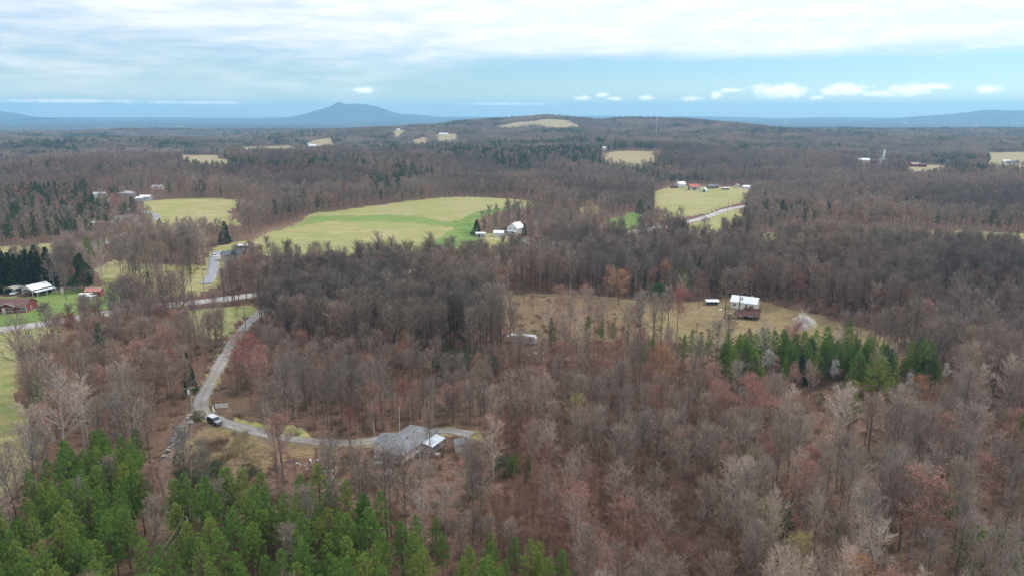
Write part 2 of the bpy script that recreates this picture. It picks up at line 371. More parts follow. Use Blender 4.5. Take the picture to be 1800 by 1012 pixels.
# ---------------------------------------------------------------- simple materials
MATS = {}
def M(name, c, rough=.8, var=.22, scale=1.5, metal=0.0, spec=.3, streak=None):
    if name in MATS: return MATS[name]
    m, nt, out = newmat(name); g = G(nt)
    co = g.n('ShaderNodeTexCoord').outputs['Object']
    if streak: co = g.n('ShaderNodeVectorMath', {0: co, 1: streak}, operation='MULTIPLY').outputs[0]
    n1 = g.noise(co, scale, 5, .65); n2 = g.noise(co, scale * 7, 3, .6)
    f = g.math('ADD', g.math('MULTIPLY', n1, .65), g.math('MULTIPLY', n2, .35))
    lo = tuple(v * (1 - var) for v in c); hi = tuple(min(.9, v * (1 + var)) for v in c)
    col = g.mix(g.ss(f, .32, .68), lo, hi)
    b = g.n('ShaderNodeBsdfPrincipled', {'Base Color': col, 'Roughness': rough, 'Metallic': metal, 'Specular IOR Level': spec})
    nt.links.new(b.outputs[0], out.inputs[0]); MATS[name] = m; return m
def glass(): return M('window_glass', (.03, .036, .045), .12, .3, 2, 0, .6)

# ---------------------------------------------------------------- roads, tracks and drives draped on the ground
def road_mat(name, a, b, patch, wheel=True):
    m, nt, out = newmat(name); g = G(nt)
    uv = g.n('ShaderNodeAttribute', attribute_name='across').outputs['Fac']
    pos = g.n('ShaderNodeNewGeometry').outputs['Position']
    n1 = g.noise(pos, .5, 5, .65); n2 = g.noise(pos, 3.0, 3, .6); n3 = g.noise(pos, .07, 3, .5)
    col = g.mix(g.ss(g.math('ADD', g.math('MULTIPLY', n1, .6), g.math('MULTIPLY', n2, .4)), .3, .7), a, b)
    col = g.mix(g.math('MULTIPLY', g.ss(n3, .45, .65), .5), col, patch)
    if wheel:   # worn wheel tracks, paler than the middle and the edges
        d = g.math('ABSOLUTE', g.math('SUBTRACT', g.math('ABSOLUTE', uv), .5))
        col = g.mix(g.math('MULTIPLY', g.ss(d, .28, .5), g.ss(n1, .3, .65)), col, patch)
    bs = g.n('ShaderNodeBsdfPrincipled', {'Base Color': col, 'Roughness': .9, 'Specular IOR Level': .15})
    nt.links.new(bs.outputs[0], out.inputs[0]); return m
RM = {'road': road_mat('worn_asphalt', (.34, .32, .30), (.44, .42, .395), (.30, .28, .26), False),
      'side_road': road_mat('side_asphalt', (.24, .235, .225), (.33, .32, .31), (.2, .19, .18), False),
      'gravel_drive': road_mat('gravel', (.235, .22, .21), (.36, .34, .325), (.21, .17, .13)),
      'dirt_track': road_mat('track_dirt', (.125, .088, .066), (.20, .145, .11), (.15, .09, .062)),
      'paved_drive': road_mat('drive_asphalt', (.25, .255, .27), (.33, .335, .35), (.24, .24, .25), False),
      'farm_drive': road_mat('farm_gravel', (.3, .27, .23), (.42, .38, .33), (.3, .25, .18)),
      'meadow_track': road_mat('meadow_dirt', (.2, .14, .09), (.3, .23, .14), (.2, .17, .09)),
      }
RM['village_road'] = RM['side_road']
def ribbon(name, L, w, mat, lift=.13):
    T = np.gradient(L, axis=0); T /= np.linalg.norm(T, axis=1)[:, None] + 1e-9
    Nn = np.stack([-T[:, 1], T[:, 0]], 1); V = []; U = []; cols = [-1.12, -1, -.5, 0, .5, 1, 1.12]
    wn = .18 * np.sin(np.arange(len(L)) * .7) + .14 * np.sin(np.arange(len(L)) * 1.9)
    for k in cols:
        P = L + Nn * (k * (w / 2) + np.sign(k) * wn)[:, None] if k else L + 0
        z = H(P[:, 0], P[:, 1]) + lift + np.hypot(P[:, 0], P[:, 1]) * 4e-4
        if abs(k) > 1.05: z -= lift + .35
        V.append(np.column_stack([P, z])); U.append(np.full(len(L), k))
    n = len(L); V = np.concatenate(V); U = np.concatenate(U).astype(np.float32)
    F = [(j * n + i, j * n + i + 1, (j + 1) * n + i + 1, (j + 1) * n + i) for j in range(len(cols) - 1) for i in range(n - 1)]
    me = npmesh(name, V, np.array(F)[:, ::-1], [mat], smooth=True)
    a = me.attributes.new('across', 'FLOAT', 'POINT'); a.data.foreach_set('value', U)
    return tag(link(name, me), kind='structure')
LIFT = {'road': .16, 'side_road': .15, 'gravel_drive': .13, 'dirt_track': .11, 'paved_drive': .14, 'farm_drive': .12, 'meadow_track': .1, 'village_road': .15}
for k, (L, w) in RL.items(): ribbon(k, L, w, RM[k], LIFT[k])

# ---------------------------------------------------------------- far hills
mt, nt, out = newmat('far_woods'); g = G(nt)
pos = g.n('ShaderNodeNewGeometry').outputs['Position']
c = g.mix(g.ss(g.noise(pos, .004, 6, .65), .35, .65), (.045, .05, .045), (.11, .095, .09))
nt.links.new(g.n('ShaderNodeBsdfPrincipled', {'Base Color': c, 'Roughness': .95, 'Specular IOR Level': .05}).outputs[0], out.inputs[0])
def far_hill(name, D, prof, depth, foot=PLAIN - 30, rough=4):
    prof = np.array(prof, float); X = (prof[:, 0] - 900) / FPX * D; Z = CAMZ - (prof[:, 1] - 193) / FPX * D
    xs = np.linspace(X[0], X[-1], 260); zs = np.interp(xs, X, Z)
    ker = np.array([1, 2, 1.0]) / 4
    zs = np.convolve(np.pad(zs, 1, mode='edge'), ker, 'valid')
    ys = np.linspace(-2.6, 2.6, 31); V = []
    for t in ys:
        f = math.exp(-t * t * 1.1)
        sp = 1 + .02 * np.sin(xs / 300 + t * 3)
        zz = foot + (zs - foot) * np.clip(f * sp if abs(t) > .01 else 1, 0, 1.0)
        zz = zz - (rough * np.abs(np.sin(xs / 170 + t * 5)) if abs(t) > .05 else 0)
        V.append(np.column_stack([xs, np.full_like(xs, D + t * depth), zz]))
    n = len(xs); V = np.concatenate(V)
    F = np.array([(j * n + i, j * n + i + 1, (j + 1) * n + i + 1, (j + 1) * n + i) for j in range(len(ys) - 1) for i in range(n - 1)])
    return tag(link(name, npmesh(name, V, F, [mt], smooth=True)), kind='structure')
far_hill('mountain', 11000, [(490, 209), (525, 204.5), (548, 200.5), (565, 195), (580, 191), (592, 187.5), (599, 184.5), (602, 181.6), (606, 180.8), (610, 181.4), (613, 183.5),
          (618, 184.8), (624, 183.8), (632, 183.4), (645, 184), (658, 185.6), (670, 188.5), (682, 192.5), (694, 197), (708, 200.5), (722, 201.2), (734, 201.4), (760, 204), (800, 209)], 700)
far_hill('hill', 10000, [(-420, 205), (-250, 197), (-120, 192), (-40, 192.5), (0, 194), (22, 196), (40, 199.5), (58, 203), (90, 206)], 800)
far_hill('hill', 9500, [(1540, 210), (1590, 205), (1632, 202), (1665, 200), (1690, 197), (1708, 194.2), (1722, 193.2), (1745, 195), (1765, 194.5), (1790, 192.5), (1840, 191), (1950, 196), (2100, 208)], 800, rough=6)

# ---------------------------------------------------------------- haze: one closed box of even air
hb = bmesh.new(); bmesh.ops.create_cube(hb, size=1.0)
for v in hb.verts: v.co = Vector((v.co.x * 2 * (RMAX + 600), v.co.y * 2 * (RMAX + 600), PLAIN - 190 if v.co.z < 0 else 192))
me = bpy.data.meshes.new('haze'); hb.to_mesh(me); hb.free()
mh, nt, out = newmat('haze_air'); g = G(nt)
pv = g.n('ShaderNodeVolumePrincipled', {'Color': (.33, .69, 1.0), 'Density': 1.05e-4, 'Anisotropy': .2})
nt.links.new(pv.outputs[0], out.inputs['Volume']); me.materials.append(mh)
haze = tag(link('haze', me), kind='stuff')

# ---------------------------------------------------------------- tree materials
def bark_mat(name, cols, patch=None):
    """bark whose tone differs from tree to tree and drifts over the wood"""
    m, nt, out = newmat(name); g = G(nt)
    oi = g.n('ShaderNodeObjectInfo'); rnd = oi.outputs['Random']
    cr = g.n('ShaderNodeValToRGB', {0: rnd}); e = cr.color_ramp.elements
    e[0].position, e[0].color = 0, cols[0] + (1,); e[1].position, e[1].color = 1, cols[-1] + (1,)
    for i, c in enumerate(cols[1:-1]): x = e.new((i + 1) / (len(cols) - 1)); x.color = c + (1,)
    col = cr.outputs[0]
    n = g.noise(oi.outputs['Location'], .012, 3, .6)
    if patch: col = g.mix(g.math('MULTIPLY', g.ss(n, .42, .62), .65), col, patch)
    big = g.noise(oi.outputs['Location'], .006, 4, .65)
    col = g.mix(1.0, col, g.mix(g.ss(big, .36, .64), (.70, .70, .73), (1.22, 1.20, 1.17)), 'MULTIPLY')
    fn = g.noise(g.n('ShaderNodeTexCoord').outputs['Object'], 1.3, 4, .65)
    col = g.mix(1.0, col, g.mix(g.ss(fn, .3, .7), (.72, .72, .72), (1.25, 1.25, 1.25)), 'MULTIPLY')
    b = g.n('ShaderNodeBsdfPrincipled', {'Base Color': col, 'Roughness': .9, 'Specular IOR Level': .1})
    nt.links.new(b.outputs[0], out.inputs[0]); return m
def leaf_mat(name, a, b_, hue=None, trans=.25):
    m, nt, out = newmat(name); g = G(nt)
    oi = g.n('ShaderNodeObjectInfo'); rnd = oi.outputs['Random']
    fn = g.noise(g.n('ShaderNodeTexCoord').outputs['Object'], .9, 4, .7)
    col = g.mix(g.ss(fn, .3, .7), a, b_)
    if hue: col = g.mix(g.math('MULTIPLY', g.ss(rnd, .35, 1.0), .8), col, hue)
    d = g.n('ShaderNodeBsdfPrincipled', {'Base Color': col, 'Roughness': .65, 'Specular IOR Level': .2})
    t = g.n('ShaderNodeBsdfTranslucent', {0: col})
    mx = g.n('ShaderNodeMixShader', {0: trans, 1: d.outputs[0], 2: t.outputs[0]})
    nt.links.new(mx.outputs[0], out.inputs[0]); return m
BARK = bark_mat('bark_brown', [(0.129, 0.101, 0.081), (0.193, 0.151, 0.122), (0.154, 0.132, 0.109), (0.232, 0.186, 0.151)], (0.193, 0.148, 0.119))
TWIG = bark_mat('twigs_brown', [(0.244, 0.188, 0.154), (0.313, 0.253, 0.210), (0.274, 0.242, 0.203), (0.344, 0.269, 0.222)], (0.313, 0.221, 0.181))
BARKP = bark_mat('bark_pale', [(0.333, 0.298, 0.268), (0.416, 0.375, 0.340), (0.278, 0.250, 0.226)], (0.444, 0.402, 0.353))
TWIGP = bark_mat('twigs_pale', [(0.430, 0.348, 0.297), (0.511, 0.426, 0.364), (0.396, 0.324, 0.282), (0.479, 0.364, 0.311)], (0.496, 0.396, 0.311))
BARKD = bark_mat('bark_dark', [(0.076, 0.062, 0.051), (0.117, 0.096, 0.079), (0.097, 0.080, 0.070)])
TWIGD = bark_mat('twigs_dark', [(0.186, 0.148, 0.120), (0.232, 0.194, 0.162), (0.202, 0.179, 0.147)], (0.217, 0.160, 0.126))
SAPB = bark_mat('sapling_stems', [(0.233, 0.145, 0.111), (0.301, 0.200, 0.155), (0.259, 0.188, 0.149)], (0.301, 0.164, 0.122))
PINEB = bark_mat('pine_bark', [(.13, .085, .062), (.17, .115, .085)])
BUDR = leaf_mat('buds_red', (.33, .095, .085), (.42, .155, .13), (.40, .18, .145))
BUDP = leaf_mat('buds_pink', (.36, .18, .14), (.43, .24, .19), (.38, .2, .15))
BUDO = leaf_mat('buds_orange', (.40, .20, .08), (.50, .27, .12), (.40, .25, .12))
BUDY = leaf_mat('buds_olive', (.30, .25, .09), (.36, .31, .13), (.34, .27, .12))
BLOSS = leaf_mat('blossom_white', (.74, .73, .70), (.86, .85, .82), None, .55)
NEED = leaf_mat('needles_pine', (.068, .15, .026), (.175, .29, .055), (.23, .275, .055), .3)
NEEDD = leaf_mat('needles_dark', (.024, .05, .024), (.055, .092, .04), (.07, .10, .045), .15)
NEEDB = leaf_mat('needles_bluish', (.038, .07, .036), (.082, .13, .06), (.11, .14, .06), .2)
LEAFG = leaf_mat('leaves_bright', (.075, .15, .02), (.15, .24, .03), (.17, .22, .04), .35)
IVY = leaf_mat('ivy_leaves', (.016, .04, .014), (.04, .08, .026), None, .1)
BRUSH = bark_mat('brush_stems', [(.16, .10, .075), (.22, .15, .105), (.18, .14, .09)], (.20, .12, .08))
BRUSHO = bark_mat('brush_olive', [(.12, .105, .05), (.17, .145, .07), (.19, .15, .085)])

# ---------------------------------------------------------------- tree shapes
class MB:
    def __init__(s): s.v = []; s.f = []; s.m = []
    def tube(s, pts, rad, n=3, mi=0, cap=False):
        b0 = len(s.v); k = len(pts)
        for i, p in enumerate(pts):
            d = (pts[min(i + 1, k - 1)] - pts[max(i - 1, 0)]).normalized()
            a = d.orthogonal().normalized() if abs(d.z) < .99 else Vector((1, 0, 0)); b = d.cross(a); a = b.cross(d)
            for j in range(n):
                t = 2 * math.pi * j / n; s.v.append(p + (a * math.cos(t) + b * math.sin(t)) * rad[i])
        for i in range(k - 1):
            for j in range(n):
                s.f.append((b0 + i * n + j, b0 + i * n + (j + 1) % n, b0 + (i + 1) * n + (j + 1) % n, b0 + (i + 1) * n + j)); s.m.append(mi)
        if cap: s.f.append(tuple(b0 + (k - 1) * n + j for j in range(n))); s.m.append(mi)
    def blade(s, p, d, w, mi=0):
        a = Vector((random.uniform(-1, 1), random.uniform(-1, 1), random.uniform(-1, 1))).cross(d)
        a = a.normalized() * w if a.length > 1e-6 else Vector((w, 0, 0)); b = len(s.v)
        s.v += [p - a * .5, p + a * .5, p + d]; s.f.append((b, b + 1, b + 2)); s.m.append(mi)
    def leaf(s, p, d, w, mi=0):
        a = Vector((random.uniform(-1, 1), random.uniform(-1, 1), random.uniform(-1, 1))).cross(d)
        a = a.normalized() * w * .5 if a.length > 1e-6 else Vector((w, 0, 0)); b = len(s.v); q = p + d * .5
        s.v += [p, q - a, p + d, q + a]; s.f.append((b, b + 1, b + 2, b + 3)); s.m.append(mi)
    def box(s, lo, hi, mi=0):
        b = len(s.v); x0, y0, z0 = lo; x1, y1, z1 = hi
        s.v += [Vector(p) for p in ((x0, y0, z0), (x1, y0, z0), (x1, y1, z0), (x0, y1, z0), (x0, y0, z1), (x1, y0, z1), (x1, y1, z1), (x0, y1, z1))]
        for f in ((3, 2, 1, 0), (4, 5, 6, 7), (0, 1, 5, 4), (1, 2, 6, 5), (2, 3, 7, 6), (3, 0, 4, 7)): s.f.append(tuple(b + i for i in f)); s.m.append(mi)
    def mesh(s, name, mats, smooth=False): return npmesh(name, np.array([tuple(v) for v in s.v], np.float32), s.f, mats, s.m, smooth)
def rv(): 
    while True:
        v = Vector((random.uniform(-1, 1), random.uniform(-1, 1), random.uniform(-1, 1)))
        if .05 < v.length < 1: return v.normalized()
def deflect(d, ang):
    a = d.orthogonal().normalized(); a.rotate(Matrix.Rotation(random.uniform(0, 6.283), 3, d))
    return (d * math.cos(ang) + a * math.sin(ang)).normalized()
def bare(seed, h, cb=.45, spread=3.0, nl=13, nb=6, nt=6, tw=.05, up=.55, r0=None, bud=None, budn=0, buds=.2, fork=False, blade_l=1.0, lean=.03):
    """leafless hardwood: (trunk with limbs, crown of branches and twigs, optional buds)"""
    random.seed(seed); T = MB(); Cc = MB(); r0 = r0 or h * .0115
    axis = [Vector((0, 0, -.4))]; off = Vector((0, 0, 0)); ln = Vector((random.uniform(-lean, lean), random.uniform(-lean, lean), 0))
    n = 7; top = h * .93
    for i in range(1, n + 1):
        off = off + ln * h / n + Vector((random.gauss(0, .012), random.gauss(0, .012), 0)) * h / n * 3
        axis.append(Vector((off.x, off.y, top * i / n)))
    rad = [r0 * 1.25] + [r0 * (1 - .86 * (i / n) ** 1.1) for i in range(1, n + 1)]
    T.tube(axis, rad, 5)
    def on_axis(t):
        z = t * n; i = min(int(z), n - 1); return axis[i + 0].lerp(axis[i + 1], z - i) if i > 0 else Vector((0, 0, 0)).lerp(axis[1], z)
    tips = []
    def twigs(p, d, L, k):
        for _ in range(k):
            dd = deflect(d, random.uniform(.25, .95)); dd = (dd + Vector((0, 0, .25))).normalized(); l = L * random.uniform(.6, 1.25)
            Cc.blade(p, dd * l, tw * random.uniform(.7, 1.2)); q = p + dd * l * .55
            d2 = deflect(dd, random.uniform(.4, .9)); Cc.blade(q, d2 * l * .6, tw * .75)
            tips.append(p + dd * l); tips.append(q + d2 * l * .6)
    for i in range(nl):
        t = cb + (1 - cb) * ((i + random.random() * .6) / nl) ** .9 * .97
        s = (t - cb) / (1 - cb); p = on_axis(min(t * .98, .985))
        prof = (math.sin(math.pi * min(1, .22 + .72 * s)) ** .7) if not fork else (1 - .55 * s)
        L = spread * prof * random.uniform(.75, 1.2); az_ = i * 2.4 + random.uniform(-.5, .5)
        tilt = (1.15 - .75 * s) * (1.25 - up) + .25
        d = Vector((math.sin(tilt) * math.cos(az_), math.sin(tilt) * math.sin(az_), math.cos(tilt)))
        P = [p]; dd = d.copy(); seg = 4
        L *= 1 / max(.45, math.sin(tilt)) * .8
        L = min(L, spread * 1.7)
        for k in range(seg):
            dd = (dd + Vector((0, 0, .16 * up * 2)) + rv() * .16).normalized(); P.append(P[-1] + dd * L / seg)
        rl = max(.035, r0 * .42 * (1 - s * .55))
        T.tube(P, [rl, rl * .75, rl * .55, rl * .38, rl * .18], 3)
        for j in range(nb):
            u = .22 + .78 * (j + random.random() * .7) / nb; zz = u * seg; ii = min(int(zz), seg - 1); q = P[ii].lerp(P[ii + 1], min(1, zz - ii))
            bd = deflect((P[ii + 1] - P[ii]).normalized(), random.uniform(.45, .95)); bd = (bd + Vector((0, 0, .22 * up))).normalized(); bl = L * (.5 - .22 * u) * random.uniform(.7, 1.3) + .5
            m_ = q + bd * bl * .5; bd2 = (bd + rv() * .25 + Vector((0, 0, .1))).normalized(); e = m_ + bd2 * bl * .5
            Cc.tube([q, m_, e], [rl * .34 + .008, rl * .22 + .006, .008], 3)
            for w_ in range(nt):
                v_ = (w_ + random.random()) / nt; b_ = q.lerp(m_, v_ * 2) if v_ < .5 else m_.lerp(e, v_ * 2 - 1)
                twigs(b_, bd if v_ < .5 else bd2, blade_l * (.65 + .5 * random.random()), 1)
            twigs(e, bd2, blade_l * .8, 2)
        twigs(P[-1], dd, blade_l, 4)
    twigs(axis[-1], Vector((0, 0, 1)), blade_l, 8)
    B = None
    if bud:
        B = MB()
        for _ in range(budn):
            p = random.choice(tips) + rv() * random.random() * .45
            B.leaf(p, rv() * buds * random.uniform(.6, 1.3), buds * .7)
    return T, Cc, B
def pine(seed, h, cb=.45, rad=2.2, nbr=46, tuft=9, tl=.55, tw=.13, bare_lower=True):
    """loblolly-like pine: bare trunk, ragged crown of needle tufts at the branch ends"""
    random.seed(seed); T = MB(); Cc = MB(); r0 = h * .0095
    lx, ly = random.uniform(-.02, .02), random.uniform(-.02, .02)
    ax = lambda z: Vector((lx * z, ly * z, z))
    T.tube([ax(-.4), ax(h * .3), ax(h * .65), ax(h * .97)], [r0 * 1.2, r0 * .95, r0 * .6, r0 * .12], 5)
    if bare_lower:
        for k in range(7):
            z = h * random.uniform(.22, cb); a = random.uniform(0, 6.28); l = random.uniform(.4, 1.3)
            T.tube([ax(z), ax(z) + Vector((math.cos(a) * l, math.sin(a) * l, -.12 * l))], [.03, .012], 3)
    def tf(p, d, k=tuft, sc=1.0):
        for _ in range(k):
            v = (d * .55 + rv() * .9 + Vector((0, 0, .25))).normalized()
            Cc.leaf(p, v * tl * sc * random.uniform(.7, 1.25), tw * sc)
    for i in range(nbr):
        s = ((i + random.random()) / nbr); z = h * (cb + (1 - cb) * s * .97)
        prof = (1 - s) ** .75 * (.55 + .45 * min(1, s * 4 + .35)); L = rad * prof * random.uniform(.6, 1.2) + .2
        a = i * 2.399 + random.uniform(-.4, .4); el_ = -.12 + .85 * s + random.uniform(-.1, .15)
        d = Vector((math.cos(a) * math.cos(el_), math.sin(a) * math.cos(el_), math.sin(el_))); p = ax(z); e = p + d * L + Vector((0, 0, .12 * L))
        T.tube([p, e], [.045 * (1 - s) + .012, .01], 3)
        k = 1 + int(L / .45)
        for j in range(k):
            u = 1 - j / max(1, k) * .72; q = p.lerp(e, u) + rv() * (.28 * (j > 0)) * L * .6; tf(q, d)
    for k in range(3): tf(ax(h * (.95 + .02 * k)), Vector((0, 0, 1)), 7, .8)
    return T, Cc
def conifer(seed, h, rad, n=1100, cb=.06, ll=.55, lw=.28, pw=.85, ragged=.2):
    """dense cone of drooping sprays (cedar, hedge tree)"""
    random.seed(seed); T = MB(); Cc = MB()
    T.tube([Vector((0, 0, -.3)), Vector((0, 0, h * .5)), Vector((0, 0, h * .95))], [h * .016, h * .01, .02], 5)
    lob = [(random.uniform(0, 6.28), random.uniform(0, 1), random.uniform(.6, 1.3)) for _ in range(9)]
    for i in range(n):
        s = 1 - (1 - random.random()) ** .62; s = random.random() ** 1.35 if random.random() < .7 else s
        a = random.uniform(0, 6.283)
        k = 1 + ragged * sum(math.cos(a - la) * math.exp(-((s - ls) / .18) ** 2) * lw_ for la, ls, lw_ in lob)
        r = rad * (1 - s) ** pw * k * (random.uniform(.55, 1.02)) + .08
        p = Vector((r * math.cos(a), r * math.sin(a), h * (cb + (1 - cb) * s)))
        d = Vector((math.cos(a), math.sin(a), random.uniform(-.35, .75))).normalized()
        d = (d + rv() * .45).normalized()
        Cc.leaf(p - d * ll * .4, d * ll * random.uniform(.7, 1.3), lw)
    return T, Cc
def bushy(seed, h, rad, n=900, ll=.3, lw=.2, stems=6, stem_n=0, zb=.1):
    """round leafy bush or crown"""
    random.seed(seed); T = MB(); Cc = MB()
    lob = [(rv(), random.uniform(.75, 1.2)) for _ in range(8)]
    for i in range(stems):
        a = random.uniform(0, 6.28); l = rad * .7
        T.tube([Vector((0, 0, -.2)), Vector((math.cos(a) * l * .5, math.sin(a) * l * .5, h * .45)), Vector((math.cos(a) * l, math.sin(a) * l, h * .8))], [.06, .04, .012], 3)
    for i in range(n):
        v = rv(); k = 1 + .22 * sum(max(0, v.dot(l)) ** 4 * w for l, w in lob) - .15
        p = Vector((v.x * rad * k, v.y * rad * k, h * zb + (h * (1 - zb)) * (.5 + .5 * v.z * k))) * 1.0
        c_ = Vector((0, 0, h * .55)); p = c_ + (p - c_) * random.uniform(.6, 1.0)
        d = ((p - c_).normalized() + rv() * .7).normalized(); Cc.leaf(p, d * ll * random.uniform(.7, 1.3), lw)
    return T, Cc
def brush(seed, h, rad, n=150, w=.03, sub=3):
    """tangle of bare stems"""
    random.seed(seed); T = MB()
    for i in range(n):
        a = random.uniform(0, 6.28); r = rad * math.sqrt(random.random()) * .75; p = Vector((r * math.cos(a), r * math.sin(a), -.1))
        d = (Vector((math.cos(a) * .5, math.sin(a) * .5, 1)) + rv() * .45).normalized(); l = h * random.uniform(.45, 1.05)
        T.blade(p, d * l, w * 1.4)
        for k in range(sub):
            q = p + d * l * random.uniform(.3, .85); T.blade(q, deflect(d, random.uniform(.4, 1.1)) * l * random.uniform(.25, .5), w)
    return T

def P2(name, T, Cc, mt, mc, B=None, mb=None):
    """(trunk mesh, crown mesh, joined mesh) of one kind"""
    tm = T.mesh(name + '_trunk', [mt]); C2 = MB(); C2.v = list(Cc.v); C2.f = list(Cc.f); C2.m = [0] * len(Cc.f)
    if B: o = len(C2.v); C2.v += B.v; C2.f += [tuple(i + o for i in f) for f in B.f]; C2.m += [1] * len(B.f)
    cm = C2.mesh(name + '_crown', [mc] + ([mb] if mb else []))
    J = MB(); J.v = list(T.v) + C2.v; o = len(T.v); J.f = list(T.f) + [tuple(i + o for i in f) for f in C2.f]; J.m = [0] * len(T.f) + [m + 1 for m in C2.m]
    jm = J.mesh(name + '_whole', [mt, mc] + ([mb] if mb else []))
    return tm, cm, jm
KIND = {}
def reg(code, h, *a, **k): KIND.setdefault(code, []).append((h,) + P2(*a, **k))
for i in range(5):   # forest-grown hardwoods
    h = [17, 19, 16, 20, 18][i]; T, Cc, _ = bare(100 + i, h, cb=[.5, .55, .45, .5, .42][i], spread=[3.0, 2.8, 3.2, 3.1, 3.5][i], nl=15, nb=7, nt=7, up=.72, tw=.062)
    reg('B', h, 'wood%d' % i, T, Cc, BARK, TWIG); reg('D', h, 'darkwood%d' % i, T, Cc, BARKD, TWIGD)
for i in range(4):   # broad pale crowns
    h = [14, 15.5, 13, 16][i]; T, Cc, _ = bare(200 + i, h, cb=[.3, .34, .28, .36][i], spread=[4.6, 4.2, 4.8, 4.4][i], nl=13, nb=8, nt=7, up=.5, tw=.055, fork=True, r0=.235)
    reg('W', h, 'broad%d' % i, T, Cc, BARKP, TWIGP); reg('V', h, 'broadbrown%d' % i, T, Cc, BARK, TWIG)
for i in range(3):   # slender saplings
    h = [8, 9.5, 7][i]; T, Cc, _ = bare(300 + i, h, cb=.3, spread=1.25, nl=11, nb=4, nt=3, up=.85, tw=.055, r0=.06, blade_l=.9)
    reg('S', h, 'sapling%d' % i, T, Cc, SAPB, SAPB)
for i in range(3):
    h = [12, 13.5, 11][i]; T, Cc, B = bare(400 + i, h, cb=.33, spread=3.3, nl=12, nb=6, nt=5, up=.6, tw=.05, bud=True, budn=2500, buds=.22, r0=.13)
    reg('R', h, 'redbud%d' % i, T, Cc, BARK, TWIG, B=B, mb=BUDR); reg('K', h, 'pinkbud%d' % i, T, Cc, BARKP, TWIG, B=B, mb=BUDP)
    reg('O', h, 'orangebud%d' % i, T, Cc, BARK, TWIG, B=B, mb=BUDO); reg('Y', h, 'olivebud%d' % i, T, Cc, BARKP, TWIG, B=B, mb=BUDY)
for i in range(5):
    h = [15, 16.5, 14, 15.5, 13][i]; T, Cc = pine(500 + i, h, cb=[.32, .36, .3, .34, .26][i], rad=[3.0, 2.8, 3.1, 2.9, 3.0][i], nbr=58)
    reg('P', h, 'pine%d' % i, T, Cc, PINEB, NEED); reg('Q', h, 'bluepine%d' % i, T, Cc, PINEB, NEEDB)
for i in range(3):
    h = [9, 10.5, 8][i]; T, Cc = conifer(600 + i, h, [2.0, 2.2, 1.9][i], 1300)
    reg('C', h, 'cedar%d' % i, T, Cc, PINEB, NEEDD)
for i in range(3):
    h = [4, 3, 5][i]; T, Cc = bushy(650 + i, h, h * .45, 600, .35, .22)
    reg('G', h, 'evergreen_bush%d' % i, T, Cc, BARK, NEEDB)
for i in range(4):
    h = [2.2, 3.0, 1.6, 2.6][i]; T = brush(700 + i, h, [1.8, 2.0, 1.7, 2.2][i], 170)
    reg('U', h, 'brush%d' % i, T, MB(), BRUSH if i < 3 else BRUSHO, BRUSH)
# cheap kinds for the far woods
for i in range(4):
    T, Cc, _ = bare(800 + i, 16, cb=.38, spread=3.4, nl=10, nb=5, nt=4, up=.65, tw=.2, blade_l=1.3)
    reg('b', 16, 'farwood%d' % i, T, Cc, BARK, TWIG)
T, Cc, B = bare(820, 13, cb=.3, spread=3.3, nl=8, nb=4, nt=2, up=.6, tw=.15, bud=True, budn=260, buds=.5, blade_l=1.2)
reg('r', 13, 'farbud', T, Cc, BARK, TWIG, B=B, mb=BUDR); reg('k', 13, 'farpinkbud', T, Cc, BARK, TWIG, B=B, mb=BUDP)
for i in range(2):
    T, Cc = pine(830 + i, 15, cb=.3, rad=2.6, nbr=26, tuft=5, tl=.9, tw=.32, bare_lower=False)
    reg('p', 15, 'farpine%d' % i, T, Cc, PINEB, NEEDB); reg('q', 15, 'fardarkpine%d' % i, T, Cc, PINEB, NEEDD)
def clump(seed, kind):
    """a patch of distant canopy: several crowns together"""
    random.seed(seed); T = MB(); Cc = MB()
    for _ in range(7):
        a = random.uniform(0, 6.28); r = 9 * math.sqrt(random.random()); x, y = r * math.cos(a), r * math.sin(a); h = random.uniform(10, 16)
        T.tube([Vector((x, y, -1)), Vector((x, y, h * .7))], [.2, .1], 3)
        for k in range(46 if kind == 'b' else 40):
            v = rv(); rr = random.uniform(.45, 1)
            if kind == 'b':
                p = Vector((x + v.x * 3.4 * rr, y + v.y * 3.4 * rr, h * .62 + v.z * h * .33 * rr)); d = (Vector((v.x, v.y, .9)) + rv() * .5).normalized()
                Cc.blade(p, d * random.uniform(1.5, 2.6), .42)
            else:
                s = random.random(); p = Vector((x + v.x * 2.4 * (1 - s), y + v.y * 2.4 * (1 - s), h * (.3 + .7 * s))); d = (Vector((v.x, v.y, .2)) + rv() * .4).normalized()
                Cc.leaf(p, d * 1.5, .9)
    return T, Cc
for i in range(3): T, Cc = clump(850 + i, 'b'); reg('m', 14, 'canopy%d' % i, T, Cc, BARK, TWIG)
T, Cc = clump(860, 'p'); reg('n', 14, 'pinecanopy', T, Cc, PINEB, NEEDD)
print({k: [len(x[3].polygons) for x in v] for k, v in KIND.items()})

